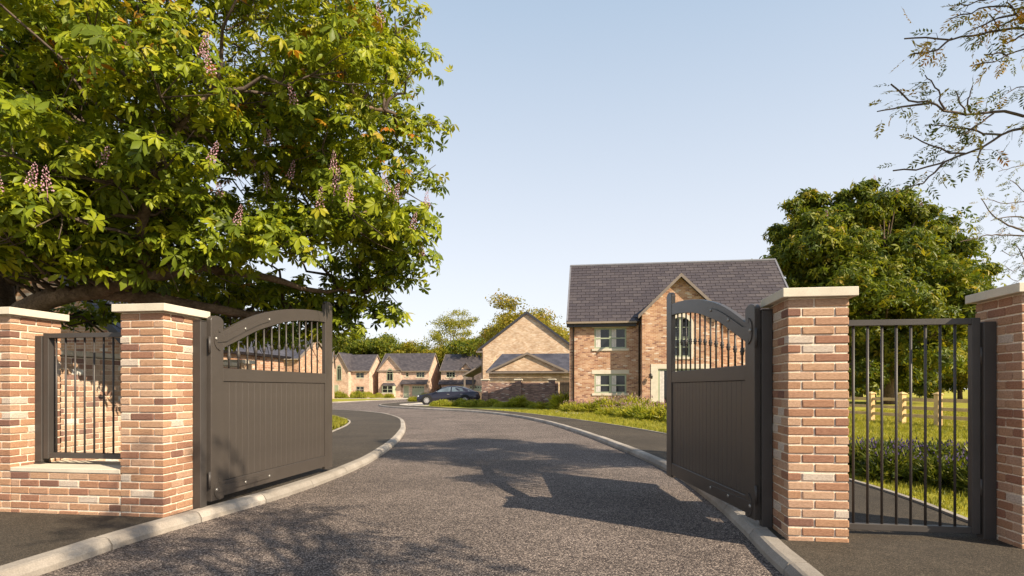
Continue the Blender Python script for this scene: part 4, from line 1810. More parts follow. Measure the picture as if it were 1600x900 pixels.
# ------------------------------------------------------------------ post and rail fence in the field
fd = Vector((-.11, 1)).normalized()
fl = empty('post_and_rail_fence', (14.22, 17.5, PZ), math.atan2(fd.y, fd.x))
tag(fl, 'pale timber post and rail fence with pyramid capped posts in the grass field', 'fence')
npst = 9
for k in range(npst):
    g = G()
    xx = k * 1.508
    g.cbox(xx - .085, -.085, -.1, xx + .085, .085, 1.04, .006)
    p_ = g.build('post', MT['timber'], fl)
    g = G()
    g.cbox(xx - .115, -.115, 1.041, xx + .115, .115, 1.075, .004)
    g.add([(xx - .11, -.11, 1.0745), (xx + .11, -.11, 1.0745), (xx + .11, .11, 1.0745), (xx - .11, .11, 1.0745), (xx, 0, 1.13)], [(0, 1, 4), (1, 2, 4), (2, 3, 4), (3, 0, 4)])
    g.build('post_cap', MT['timber'], p_)
    if k < npst - 1:
        for zz in (.30, .57, .85):
            g = G()
            g.cbox(xx + .086, -.025, zz - .055, xx + 1.508 - .086, .025, zz + .055, .004)
            g.build('rail', MT['timber'], fl)

# ------------------------------------------------------------------ parked car
car = empty('parked_car', (at(702, 44.2), 44.2, PZ + .004), rad(172))
tag(car, 'dark saloon car with silver wheels parked on the drive behind the flower bed', 'car')
# local x: forwards, z up; stations: x, bottom, beltline z, deck z, half width at sill/belt, half width at roof
ST = [(2.42, .38, .52, .56, .45, .40), (2.36, .26, .58, .64, .70, .62), (2.15, .22, .64, .72, .83, .74), (1.75, .20, .70, .81, .90, .80), (1.2, .19, .78, .90, .93, .82),
      (.95, .19, .82, .95, .94, .83), (.0, .19, .88, .98, .95, .84), (-1.0, .20, .92, 1.01, .95, .83), (-1.6, .21, .94, 1.03, .93, .80), (-2.1, .25, .93, 1.03, .88, .74),
      (-2.38, .32, .86, .96, .80, .66), (-2.46, .42, .70, .78, .72, .6)]
g = G()
vs, n = [], 10
for x_, b, bl, dk, hw, ht in ST:
    ring = [(-hw * .86, b), (-hw, b + .12), (-hw * 1.0, (b + bl) / 2), (-hw * .97, bl), (-ht, dk), (ht, dk), (hw * .97, bl), (hw, (b + bl) / 2), (hw, b + .12), (hw * .86, b)]
    vs += [(x_, yy, zz) for yy, zz in ring]
fs = []
for i in range(len(ST) - 1):
    for k in range(n):
        fs.append((i * n + k, i * n + (k + 1) % n, (i + 1) * n + (k + 1) % n, (i + 1) * n + k))
fs += [tuple(range(n)), tuple((len(ST) - 1) * n + k for k in range(n))]
g.add(vs, fs)
body = g.build('body', MT['car'], car, smooth=True)
RO = [(1.05, .93, .93, .80, .78), (.45, 1.30, .98, .80, .62), (.0, 1.42, .99, .81, .60), (-.5, 1.44, 1.0, .81, .60), (-1.1, 1.36, 1.02, .80, .58), (-1.7, 1.17, 1.03, .76, .58), (-2.15, 1.02, 1.02, .72, .60)]
g = G()
vs = []
for x_, zt, zb, hb, ht in RO:
    vs += [(x_, -hb, zb - .04), (x_, -ht, max(zt - .05, zb - .03)), (x_, -ht * .7, zt), (x_, ht * .7, zt), (x_, ht, max(zt - .05, zb - .03)), (x_, hb, zb - .04)]
fs = []
for i in range(len(RO) - 1):
    for k in range(5):
        fs.append((i * 6 + k, i * 6 + k + 1, (i + 1) * 6 + k + 1, (i + 1) * 6 + k))
g.add(vs, fs)
g.build('roof', MT['car'], car, smooth=True)
def rint(x_):
    for a, b in zip(RO, RO[1:]):
        if b[0] <= x_ <= a[0]:
            t = (x_ - a[0]) / (b[0] - a[0])
            return [a[i] + (b[i] - a[i]) * t for i in range(5)]
for sy in (-1, 1):
    for xa, xb in ((.92, -.28), (-.38, -1.72)):
        g = G()
        N_ = 8
        vs = []
        for i in range(N_ + 1):
            x_ = xa + (xb - xa) * i / N_
            _, zt, zb, hb, ht = rint(x_)
            z0, z1 = zb + .01, max(zt - .09, zb + .02)
            t1 = (z1 - (zb - .04)) / max(.05, (zt - .05) - (zb - .04))
            t0 = (z0 - (zb - .04)) / max(.05, (zt - .05) - (zb - .04))
            vs += [(x_, sy * (hb + (ht - hb) * t0 + .012), z0), (x_, sy * (hb + (ht - hb) * t1 + .012), z1)]
        g.add(vs, [(2 * i, 2 * i + 2, 2 * i + 3, 2 * i + 1) for i in range(N_)])
        g.build('side_window', MT['carglass'], car)
g = G()
g.add([(1.02, -.66, .98), (1.02, .66, .98), (.47, .5, 1.32), (.47, -.5, 1.32)], [(0, 1, 2, 3)])
g.build('windscreen', MT['carglass'], car)
for sy in (-1, 1):
    g = G()
    g.ball((2.2, sy * .66, .64), (.14, .12, .07), 10, 6)
    g.build('headlight', MT['light'], car, smooth=True)
    g = G()
    g.ball((.78, sy * 1.0, 1.0), (.10, .09, .07), 8, 5)
    g.build('wing_mirror', MT['car'], car, smooth=True)
    for x_ in (-.15, -1.15):
        g = G()
        g.box(x_ - .09, sy * .955 - .01, .80, x_ + .09, sy * .955 + .01, .825)
        g.build('door_handle', MT['rim'], car)
    for wx in (1.5, -1.45):
        wl = empty('wheel', (wx, sy * .86, .345))
        bpy.data.objects.remove(wl)
        g = G()
        m_ = 20
        R_ = [(.215, -.02), (.345, -.01), (.352, .03), (.352, .15), (.345, .19), (.215, .2)]
        vs = []
        for k in range(m_):
            a = 2 * math.pi * k / m_
            vs += [(wx + r * math.cos(a), sy * (1.0 - d), .352 + r * math.sin(a)) for r, d in R_]
        fs = []
        for k in range(m_):
            for j in range(5):
                k2 = (k + 1) % m_
                fs.append((k * 6 + j, k * 6 + j + 1, k2 * 6 + j + 1, k2 * 6 + j))
        ga_ = G()
        ya, yb = sorted((sy * .90, sy * .962))
        ga_.prism([(wx + .415 * math.cos(2 * math.pi * k / 24), .37 + .415 * math.sin(2 * math.pi * k / 24)) for k in range(24)], ya, yb, 'y')
        ga_.build('wheel_arch', MT['tyre'], car)
        g.add(vs, fs)
        ty = g.build('wheel', MT['tyre'], car)
        g = G()
        for k in range(10):
            a = 2 * math.pi * k / 10
            ca, sa = math.cos(a), math.sin(a)
            pa = [(wx + ca * .05 - sa * .026, .352 + sa * .05 + ca * .026), (wx + ca * .05 + sa * .026, .352 + sa * .05 - ca * .026),
                  (wx + ca * .225 + sa * .034, .352 + sa * .225 - ca * .034), (wx + ca * .225 - sa * .034, .352 + sa * .225 + ca * .034)]
            ya, yb = sorted((sy * .985, sy * 1.012))
            g.prism(pa, ya, yb, 'y')
        for ra, rb_ in ((.205, .24), (0.001, .065)):
            ya, yb = sorted((sy * .98, sy * 1.016))
            for k in range(20):
                a, b = 2 * math.pi * k / 20, 2 * math.pi * (k + 1) / 20
                g.prism([(wx + ra * math.cos(a), .352 + ra * math.sin(a)), (wx + rb_ * math.cos(a), .352 + rb_ * math.sin(a)),
                         (wx + rb_ * math.cos(b), .352 + rb_ * math.sin(b)), (wx + ra * math.cos(b), .352 + ra * math.sin(b))], ya, yb, 'y')
        g.build('rim', MT['rim'], ty)

# ------------------------------------------------------------------ trees
PAL = [palmate(7, k) for k in range(4)] + [palmate(5, 10 + k, .5) for k in range(3)]
PALO = [palmate_lo(5, 20 + k, .4) for k in range(5)]
PIN = [pinnate(5, 30 + k) for k in range(5)]
CLU = [clump(7, 40 + k) for k in range(5)]

def curve(a, b, n=5, sag=0, wob=.15, r=random):
    a, b = Vector(a), Vector(b)
    L = (b - a).length
    out = []
    for i in range(n + 1):
        t = i / n
        p = a.lerp(b, t)
        k = math.sin(t * math.pi)
        p += Vector((r.uniform(-1, 1), r.uniform(-1, 1), r.uniform(-1, 1))) * wob * L * .3 * k
        p.z += sag * k * L
        out.append(p)
    return out

def shell(lobes, per, up=.75, rand=.55, size=(.2, .3), inner=.35):
    P, N, Sz = [], [], []
    for c, r in lobes:
        n = int(per * (r / .75) ** 2) if per > 0 else -per
        d = rng.normal(0, 1, (n, 3))
        d /= np.linalg.norm(d, axis=1, keepdims=True)
        d[:, 2] = np.where(d[:, 2] < -.3, -d[:, 2] * .6, d[:, 2])
        rr = r * (inner + (1 - inner) * rng.random(n) ** .5)
        P.append(np.array(c)[None] + d * rr[:, None] * np.array([[1.1, 1.1, .75]]))
        N.append(d * .5 + np.array([[.25, -.25, up]]) + rng.normal(0, rand, (n, 3)))
        Sz.append(rng.uniform(size[0], size[1], n))
    return np.concatenate(P), np.concatenate(N), np.concatenate(Sz)

def flower_mesh():
    V, T, C = [], [], []
    r = np.random.default_rng(5)
    o = np.array([[1, 0, 0], [0, 1, 0], [-1, 0, 0], [0, -1, 0], [0, 0, 1], [0, 0, -1]], float)
    ot = [(0, 1, 4), (1, 2, 4), (2, 3, 4), (3, 0, 4), (1, 0, 5), (2, 1, 5), (3, 2, 5), (0, 3, 5)]
    for k in range(46):
        t = (k + .5) / 46
        a = k * 2.4
        rad_ = .055 * (1 - t) ** .6 + .008
        c = np.array([math.cos(a) * rad_, math.sin(a) * rad_, .02 + t * .27]) + r.normal(0, .004, 3)
        s_ = r.uniform(.010, .017) * (1.1 - .5 * t)
        b = len(V)
        V += list(o * s_ * r.uniform(.7, 1.3, (6, 1)) + c)
        T += [(x + b, y + b, z + b) for x, y, z in ot]
        C += [r.uniform(0, 1)] * 6
    b = len(V)
    V += [(-.006, 0, -.05), (.006, 0, -.05), (0, 0, .28)]
    T += [(b, b + 1, b + 2)]
    C += [.9] * 3
    return npmesh('flower_spike', np.array(V), np.array(T), MT['flower'], np.array(C))
FLW = flower_mesh()

# -- the big horse chestnut at the left
tb = Vector((-7.9, 8.9, PZ))
t1 = empty('chestnut_tree', tb)
tag(t1, 'large horse chestnut in pink flower overhanging the left pillars and gate', 'tree')
C1 = np.array([-5.75, 8.7, 5.5])
RD1 = np.array([4.65, 3.3, 4.6])
lobes = []
tries = 0
while len(lobes) < 230 and tries < 20000:
    tries += 1
    d = rng.normal(0, 1, 3)
    d /= np.linalg.norm(d)
    f = rng.uniform(.55, 1) if rng.random() < .85 else rng.uniform(.15, .55)
    p = C1 + d * RD1 * f
    if p[2] < 2.75 + (0.5 if p[0] < -6.4 else 0) or p[2] > 9.8:
        continue
    if p[2] < 3.5 and p[0] > -3.9 and p[1] < 9.6:
        continue
    if p[2] < 4.2 and p[0] > -4.6 and p[1] < 7.0 and rng.random() < .8:
        continue
    px, py = 800 + 900 * p[0] / p[1], 607 - 900 * (p[2] - 1.345) / p[1]
    if py < -260 and rng.random() < .75:
        continue
    if 420 < px < 640 and 340 < py < 470 and rng.random() < .45:
        continue
    r = rng.uniform(.5, .8)
    carve = False
    for tg in ((-6.0, 8.1, 1.1), (-5.9, 8.6, 1.1)):
        h = p[2] - tg[2]
        if np.linalg.norm(p - np.array([tg[0] + 1.073 * h, tg[1] - .853 * h, p[2]])) < r * .8 + .25:
            carve = True
    if carve:
        continue
    if all(np.linalg.norm(p - q) > .5 for q, _ in lobes):
        lobes.append((p, r))
for p in [(-2.65, 10.0, 3.1), (-2.25, 10.1, 3.6), (-2.95, 9.9, 2.75), (-1.6, 9.2, 4.6), (-1.5, 9.4, 5.5), (-1.9, 9.6, 4.1), (-1.5, 8.6, 6.1), (-1.75, 8.6, 6.9), (-1.9, 9.3, 3.7), (-1.75, 9.6, 3.45), (-3.4, 10.0, 2.55), (-2.4, 10.2, 2.6), (-2.1, 10.0, 3.15),
          (-6.0, 6.6, 3.2), (-5.6, 6.2, 3.1), (-5.0, 6.0, 3.2), (-4.6, 6.5, 3.75), (-3.9, 6.5, 3.9), (-5.6, 6.9, 2.85), (-6.6, 6.9, 3.1), (-3.0, 7.4, 3.1), (-6.6, 7.6, 4.3), (-6.1, 7.3, 4.8), (-6.9, 7.9, 5.0), (-6.4, 7.8, 5.5), (-5.8, 7.4, 4.2), (-7.2, 8.0, 5.8), (-6.2, 7.5, 3.7), (-7.0, 7.7, 3.7), (-5.7, 7.6, 5.4), (-6.6, 8.0, 6.3), (-7.2, 10.6, 2.65), (-8.2, 10.8, 2.6), (-6.4, 10.9, 2.6), (-5.6, 10.8, 2.5), (-5.9, 11.6, 2.9), (-6.9, 11.8, 2.8), (-6.5, 7.5, 2.95), (-5.9, 7.4, 3.0), (-5.2, 7.3, 3.0), (-4.5, 7.4, 3.05), (-3.9, 7.5, 3.15), (-3.3, 7.6, 3.25), (-2.7, 7.9, 3.45), (-2.6, 9.0, 4.0), (-2.2, 8.9, 3.75), (-3.2, 8.3, 3.6), (-5.5, 7.9, 3.35), (-4.7, 8.0, 3.4), (-6.9, 7.2, 3.35), (-5.9, 6.6, 3.7), (-5.2, 6.5, 4.2), (-4.5, 6.8, 4.6), (-3.7, 7.0, 4.5),
          (-4.4, 11.2, 2.9), (-5.4, 11.6, 3.1), (-3.4, 10.6, 2.7), (-6.6, 12.0, 3.2), (-7.6, 10.9, 3.2), (-8.6, 9.6, 3.4), (-8.4, 7.6, 3.6),
          (-4.1, 9.6, 2.15), (-3.6, 9.9, 2.2), (-4.6, 10.2, 2.2), (-3.1, 10.0, 2.35)]:
    lobes.append((np.array(p), .55))
P, N, Sz = shell(lobes, 135, size=(.12, .19))
# colours: greener and larger below, smaller and yellower high up, a few turning orange
hz = np.clip((P[:, 2] - 3) / 4, 0, 1)
tint = np.clip(rng.normal(.50, .16, len(P)) + .12 * hz, 0, .82)
ora = rng.random(len(P)) < .035 * (P[:, 2] > 4.6) + .003
tint = np.where(ora, rng.uniform(.86, 1, len(P)), tint)
Sz = Sz * (1.06 - .26 * hz)
# the 290 leaves that show largest become parts
cp_ = np.array([0, 0, 1.345])
dist = np.linalg.norm(P - cp_, axis=1)
pxs, pys = 800 + 900 * P[:, 0] / P[:, 1], 607 - 900 * (P[:, 2] - 1.345) / P[:, 1]
infr = (pxs > -10) & (pys > -10)
order = np.argsort(np.where(infr, -Sz / dist, 0))
near, restix = order[:290], order[290:]
V_, T_, Cc = scatter(PAL, P[restix], N[restix], Sz[restix], tint[restix])
me = npmesh('foliage', V_ - np.array(tb), T_, MT['leaf'], Cc)
tag(link('foliage', me, t1), kind='stuff')
lm = []
for k, (tv, tt) in enumerate(PAL):
    for q in (.42, .52, .62):
        lm.append(npmesh('leaf', tv, tt, MT['leafpart'], np.full(len(tv), q)))
Rm = frames(N[near], rng.uniform(0, 6.28, len(near)))
for i, ix in enumerate(near):
    o = link('leaf', lm[int(rng.integers(0, len(lm)))], t1)
    m4 = Matrix([list(Rm[i][0]) + [0], list(Rm[i][1]) + [0], list(Rm[i][2]) + [0], [0, 0, 0, 1]])
    o.matrix_local = Matrix.Translation(Vector(P[ix]) - tb) @ m4 @ Matrix.Scale(float(Sz[ix]), 4)
# trunk and limbs
LIM = [
    ([(-7.9, 8.9, .1), (-8.0, 8.9, 1.1), (-8.0, 8.9, 2.1), (-8.5, 9.4, 3.4), (-8.4, 9.8, 4.8), (-7.9, 10.0, 6.2), (-7.2, 10.0, 7.8)], [.42, .36, .33, .26, .2, .15, .09]),
    ([(-7.8, 8.75, 1.9), (-7.1, 8.3, 2.35), (-6.5, 8.0, 2.58), (-5.6, 7.75, 2.68), (-4.9, 7.65, 2.82), (-4.2, 7.65, 2.98), (-3.4, 7.9, 3.35), (-2.7, 8.4, 3.75), (-2.2, 8.9, 4.1)], [.26, .17, .13, .105, .088, .07, .05, .033, .015]),
    ([(-7.9, 8.8, 1.9), (-7.8, 8.5, 2.7), (-7.6, 8.4, 3.4), (-6.9, 8.4, 4.2), (-6.0, 8.2, 5.0)], [.25, .18, .13, .09, .04]),
    ([(-8.4, 9.5, 4.2), (-6.2, 9.2, 5.0), (-4.4, 8.6, 5.5), (-3.0, 8.6, 5.7), (-1.9, 8.6, 5.5)], [.17, .14, .10, .06, .025]),
    ([(-5.6, 7.75, 2.68), (-4.9, 8.5, 2.62), (-4.2, 9.2, 2.55), (-3.3, 9.6, 2.6)], [.11, .08, .06, .03]),
    ([(-8.2, 9.9, 5.4), (-5.8, 9.2, 6.6), (-4.0, 7.8, 7.3), (-3.0, 7.9, 7.8)], [.13, .09, .06, .03]),
    ([(-7.5, 8.8, 3.0), (-8.6, 8.6, 4.4), (-9.4, 8.4, 5.6)], [.2, .12, .05]),
    ([(-4.2, 7.65, 2.98), (-3.8, 8.6, 3.0), (-3.1, 9.5, 2.95), (-2.6, 10.0, 3.0)], [.07, .05, .035, .015]),
    ([(-4.9, 7.65, 2.82), (-4.6, 7.2, 3.5), (-4.2, 6.9, 4.2), (-3.6, 6.9, 4.9)], [.09, .06, .04, .02]),
]
g = G()
allp = []
for pts, rr in LIM:
    sp3 = []
    rs = []
    for i in range(len(pts) - 1):
        for j in range(3):
            t = j / 3
            p = Vector(pts[i]).lerp(Vector(pts[i + 1]), t)
            p += Vector((random.uniform(-1, 1), random.uniform(-1, 1), random.uniform(-1, 1))) * .035
            sp3.append(p)
            rs.append(rr[i] + (rr[i + 1] - rr[i]) * t)
    sp3.append(Vector(pts[-1]))
    rs.append(rr[-1])
    rs = [q * random.uniform(.9, 1.12) for q in rs]
    g.tube([p - tb for p in sp3], rs, 10)
    allp += [p for p in sp3]
g.build('trunk', MT['bark'], t1, smooth=True, uv=False)
g = G()
for c, r in lobes:
    c = Vector(c)
    q = min(allp, key=lambda p: (p - c).length + max(0, p.z - c.z) * .5)
    pts = curve(q, c, 5, -.04, .35)
    g.tube([p - tb for p in pts], [.03 + .004 * (c - q).length, .026, .021, .017, .012, .008], 5, False)
    for k in range(3):
        d = Vector(rng.normal(0, 1, 3)).normalized() * r * .9
        g.tube([p - tb for p in curve(pts[4], c + d, 2, 0, .2)], [.010, .007, .004], 4, False)
g.build('twig', MT['twig'], t1, smooth=True, uv=False)
# flower spikes at hand-placed spots
fl_px = [(50, 255, 6.6), (148, 250, 7.0), (335, 232, 7.2), (345, 275, 6.9), (415, 258, 7.2), (455, 275, 7.2), (484, 318, 7.2), (510, 248, 7.4), (558, 315, 7.8), (530, 320, 7.6),
         (368, 355, 6.6), (458, 160, 7.2), (605, 12, 8.0), (625, 275, 8.2), (668, 285, 8.5), (610, 318, 8.2), (300, 85, 7.0), (220, 100, 6.8), (8, 300, 6.6), (420, 200, 7.0), (650, 400, 8.3), (70, 275, 6.7), (640, 340, 8.4), (385, 260, 7.2), (350, 100, 7.0), (535, 275, 7.8)]
for i, (px, py, Y) in enumerate(fl_px):
    o = link('flower_spike', FLW, t1)
    d2 = (pxs - px) ** 2 + (pys - py - 18) ** 2
    cand = np.where((d2 < 24 ** 2) & (P[:, 1] > 5))[0]
    if len(cand):
        q = P[cand[np.argmin(dist[cand])]]
        o.location = Vector(q) - tb
    else:
        o.location = Vector(((px - 800) / 900 * Y, Y, 1.345 + (607 - py - 18) / 900 * Y)) - tb
    o.scale = (.78, .78, .92)
    o.rotation_euler = (random.uniform(-.25, .25), random.uniform(-.25, .25), random.uniform(0, 6))

# -- ash tree on the right whose twigs hang into the frame and which shades the road
def P3(px, py, Y):
    return Vector(((px - 800) / 900 * Y, Y, 1.345 + (607 - py) / 900 * Y))
def R4(X, Yp):
    return (1360 + X / 2.8125, Yp / 2.8125)

def ash_tree(base, label, limbs, twig_lines, shade_lobes, per, leafstep, mx=290, tintc=(.22, .45), km=1.5):
    base = Vector(base)
    root = empty('ash_tree', base)
    tag(root, label, 'tree')
    g = G()
    allp = []
    for pts, rr in limbs:
        g.tube([Vector(p) - base for p in pts], rr, 10)
        for a, b in zip(pts, pts[1:]):
            for j in range(4):
                allp.append(Vector(a).lerp(Vector(b), j / 4))
    g.build('trunk', MT['bark'], root, smooth=True, uv=False)
    g = G()
    LP, LN, LSp = [], [], []
    for line, r0, start in twig_lines:
        pts = [Vector(p) for p in line]
        if start is not None:
            pts = [Vector(start)] + pts
        fine = []
        for a, b in zip(pts, pts[1:]):
            k = max(2, int((b - a).length / .12))
            for j in range(k):
                fine.append(a.lerp(b, j / k) + Vector(rng.normal(0, .008, 3)))
        fine.append(pts[-1])
        n = len(fine)
        g.tube([p - base for p in fine], [r0 * (1 - .8 * i / n) + .003 for i in range(n)], 6, False)
        L = 0
        for i in range(1, n):
            L += (fine[i] - fine[i - 1]).length
            t = (fine[i] - fine[i - 1]).normalized()
            if n * .12 < i < n - 1 and rng.random() < (fine[i] - fine[i - 1]).length / leafstep:
                for q in range(rng.integers(1, 4)):
                    off = Vector(rng.normal(0, 1, 3)).normalized()
                    off = (off - t * off.dot(t) * .3).normalized()
                    e = fine[i] + off * rng.uniform(.03, .16)
                    if q == 0 and rng.random() < .5:
                        g.tube([fine[i] - base, e - base], [.004, .002], 4, False)
                    LP.append(e)
                    d = (off * .7 + t * .6 + Vector((0, 0, -.35)) + Vector(rng.normal(0, .25, 3))).normalized()
                    LN.append(d)
    g.build('twig', MT['twig'], root, smooth=True, uv=False)
    LP = np.array([list(p) for p in LP])
    D = np.array([list(p) for p in LN])
    # leaf x axis along D
    upv = np.array([[0, 0, 1.]]) + rng.normal(0, .5, D.shape)
    X = D / np.linalg.norm(D, axis=1, keepdims=True)
    Z = upv - X * np.sum(upv * X, axis=1, keepdims=True)
    Z /= np.linalg.norm(Z, axis=1, keepdims=True)
    Yv = np.cross(Z, X)
    dist = np.linalg.norm(LP - np.array([[0, 0, 1.345]]), axis=1)
    px = 800 + 900 * LP[:, 0] / LP[:, 1]
    order = np.argsort(np.where(px < 1640, dist, 1e6))
    lm = []
    for tv, tt in PIN:
        for q in (.1, .3, .5, .72, .9):
            lm.append(npmesh('leaf', tv, tt, MT['ash'], np.full(len(tv), q)))
    for i in order[:mx]:
        hi = LP[i][2] > 5.2
        k = int(np.clip(rng.normal(km + 1.1 if hi else km, 1.1), 0, 4))
        o = link('leaf', lm[int(rng.integers(0, 5)) * 5 + k], root)
        s_ = rng.uniform(.135, .225)
        m4 = Matrix([[X[i][r], Yv[i][r], Z[i][r], 0] for r in range(3)] + [[0, 0, 0, 1]])
        o.matrix_local = Matrix.Translation(Vector(LP[i]) - base) @ m4 @ Matrix.Scale(s_, 4)
    VV, TT, CC = [], [], []
    b0 = 0
    for i in order[mx:]:
        tv, tt = PIN[int(rng.integers(0, 5))]
        Rr_ = np.stack([X[i], Yv[i], Z[i]], axis=1)
        VV.append(tv @ Rr_.T * rng.uniform(.135, .225) + LP[i])
        TT.append(tt + b0)
        CC.append(np.full(len(tv), np.clip(rng.normal(tintc[0] + .2, .2), 0, 1)))
        b0 += len(tv)
    if shade_lobes:
        P, N, Sz = shell(shade_lobes, per, size=(.26, .4))
        V_, T_, C_ = scatter(PIN, P, N, Sz, np.clip(rng.normal(.4, .2, len(P)), 0, 1))
        VV.append(V_)
        TT.append(T_ + b0)
        CC.append(C_)
        g = G()
        for c, r in shade_lobes:
            c = Vector(c)
            q = min(allp, key=lambda p: (p - c).length)
            g.tube([p - base for p in curve(q, c, 4, 0, .3)], [.05, .04, .03, .02, .012], 5, False)
        g.build('bough', MT['bark'], root, smooth=True, uv=False)
    if VV:
        me = npmesh('foliage', np.concatenate(VV) - np.array(base), np.concatenate(TT), MT['ash'], np.concatenate(CC))
        tag(link('foliage', me, root), kind='stuff')
    return root

def seq(pts, Y0, Y1, reg=True):
    n = len(pts)
    out = []
    for i, p in enumerate(pts):
        q = R4(*p) if reg else p
        out.append(P3(q[0], q[1], Y0 + (Y1 - Y0) * i / max(1, n - 1)))
    return out
fork = Vector((8.6, 6.8, 5.0))
tl = [
    (seq([(675, 125), (560, 135), (450, 155), (350, 172), (250, 168), (150, 170)], 7.0, 6.7), .022, (8.4, 7.0, 6.0)),
    (seq([(350, 172), (300, 215), (190, 240), (175, 255)], 6.8, 6.7), .010, None),
    (seq([(675, 515), (590, 490), (500, 495), (420, 505), (330, 480), (250, 450), (170, 440), (90, 370)], 7.2, 6.8), .026, fork),
    (seq([(250, 455), (170, 465), (100, 480), (30, 490)], 6.9, 6.8), .011, None),
    (seq([(330, 480), (300, 440), (300, 400), (270, 360), (240, 330)], 6.95, 6.9), .010, None),
    (seq([(440, 500), (430, 460), (440, 425), (450, 375)], 7.1, 7.0), .009, None),
    (seq([(420, 505), (395, 450), (375, 400)], 7.0, 6.9), .008, None),
    (seq([(675, 560), (580, 590), (500, 640), (420, 670), (300, 720), (200, 745), (100, 750)], 7.2, 6.8), .024, (8.5, 6.9, 4.8)),
    (seq([(410, 675), (350, 670), (270, 640), (190, 600)], 7.0, 6.9), .010, None),
    (seq([(320, 712), (280, 760), (230, 800), (150, 830)], 6.9, 6.8), .010, None),
    (seq([(500, 640), (470, 690), (480, 720)], 7.0, 6.9), .008, None),
    (seq([(580, 590), (500, 590), (420, 560), (330, 555), (240, 550)], 7.1, 6.9), .010, None),
    (seq([(540, 500), (480, 540), (430, 580), (390, 590)], 7.1, 6.9), .009, None),
    (seq([(675, 210), (600, 240), (540, 270), (460, 285)], 7.0, 6.8), .014, (8.4, 7.0, 5.6)),
    (seq([(600, 240), (560, 235), (500, 240)], 7.0, 6.8), .008, None),
    (seq([(675, 40), (600, 30), (520, 25), (440, 60), (350, 85)], 7.0, 6.7), .016, (8.3, 7.0, 6.6)),
    (seq([(675, 100), (640, 60), (600, 10)], 7.0, 6.9), .012, None),
    (seq([(640, 60), (560, 80), (500, 110), (430, 140)], 7.0, 6.8), .010, None),
    (seq([(675, 0), (580, -20), (500, 0), (400, 20)], 7.0, 6.7), .014, (8.3, 7.0, 6.9)),
    (seq([(675, 150), (640, 170), (600, 190)], 7.0, 6.9), .010, None),
    (seq([(675, 380), (640, 380), (600, 410)], 7.0, 6.9), .009, (8.4, 6.9, 5.4)),
    (seq([(675, 60), (610, 100), (560, 120), (520, 60)], 7.0, 6.8), .010, None),
]
shade = []
while len(shade) < 40:
    d = rng.normal(0, 1, 3)
    d /= np.linalg.norm(d)
    c = np.array([8.6, 5.3, 8.3]) + d * np.array([2.7, 3.9, 1.6]) * rng.uniform(.3, 1)
    r = rng.uniform(.28, .52)
    if (c[2] - 1.345 - r) / c[1] < .70 and c[0] < .93 * c[1] + r * 1.3:
        continue
    shade.append((c, r))
ash_tree((10.4, 5.6, PZ), 'ash tree with orange-tinged leaves, its bare twigs hanging into the sky at top right',
         [([(10.4, 5.6, .1), (10.3, 5.7, 2.0), (9.9, 6.0, 3.8), (9.3, 6.4, 5.0), (8.9, 6.5, 6.6), (8.8, 6.2, 8.0)], [.3, .24, .2, .16, .1, .05]),
          ([(9.6, 6.2, 4.5), (8.9, 6.7, 4.9), (8.4, 6.95, 5.1)], [.13, .09, .05]),
          ([(8.95, 6.5, 6.3), (8.6, 6.8, 6.4), (8.3, 7.0, 6.6)], [.09, .06, .04]),
          ([(9.5, 6.3, 4.7), (10.2, 4.9, 6.4), (10.6, 3.8, 7.6)], [.15, .1, .05])], tl, shade, 430, .045)

tl2 = [
    (seq([(1600, 368), (1542, 367), (1521, 373), (1500, 378)], 14, 13.6, False), .03, (14.6, 14.2, 6.0)),
    (seq([(1600, 362), (1576, 352), (1555, 340), (1540, 322), (1533, 310)], 14, 13.6, False), .022, None),
    (seq([(1600, 300), (1585, 285), (1578, 282)], 14, 13.8, False), .02, (14.6, 14.2, 6.6)),
    (seq([(1600, 315), (1570, 318), (1545, 312)], 14, 13.7, False), .018, (14.6, 14.2, 6.4)),
    (seq([(1600, 258), (1582, 262), (1560, 268)], 14, 13.8, False), .016, (14.6, 14.2, 7.0)),
    (seq([(1600, 340), (1575, 338), (1548, 345)], 14, 13.7, False), .016, None),
    (seq([(1600, 395), (1580, 400), (1566, 392)], 14, 13.8, False), .016, (14.6, 14.2, 5.4)),
    (seq([(1600, 415), (1582, 425), (1570, 415)], 14, 13.8, False), .014, (14.6, 14.2, 5.0)),
    (seq([(1600, 430), (1590, 440), (1575, 432)], 14, 13.8, False), .012, (14.6, 14.2, 4.8)),
    (seq([(1600, 405), (1590, 385), (1580, 380)], 14, 13.8, False), .012, None),
]
ash_tree((15.6, 14.4, PZ), 'second ash tree whose thin twigs reach in at the right edge beside the chestnut crown',
         [([(15.6, 14.4, .1), (15.4, 14.4, 3), (15.0, 14.3, 5.2), (14.6, 14.2, 7.5)], [.22, .18, .13, .05])], tl2, None, 0, .07, mx=200, km=.2)

# unseen tree behind the camera whose shade falls on the front of the road
shade2 = []
for k in range(24):
    a = rng.uniform(0, 6.28)
    r = rng.uniform(0, 1) ** .5
    shade2.append((np.array([5.8 + 1.5 * r * math.cos(a), -1.9 + 1.5 * r * math.sin(a), 7.4 + rng.uniform(-1.0, 1.2)]), rng.uniform(.2, .42)))
ash_tree((7.6, -4.2, PZ), 'ash tree standing behind the viewer, throwing leaf shade on the road',
         [([(7.6, -4.2, .1), (7.5, -4.1, 3), (7.2, -3.6, 5), (6.2, -2.2, 7.4)], [.28, .22, .16, .06])],
         [([(6.2, -2.2, 7.2), (5.2, -1.4, 7.4), (4.4, -1.2, 7.2)], .03, None)], shade2, 70, .1, mx=0)

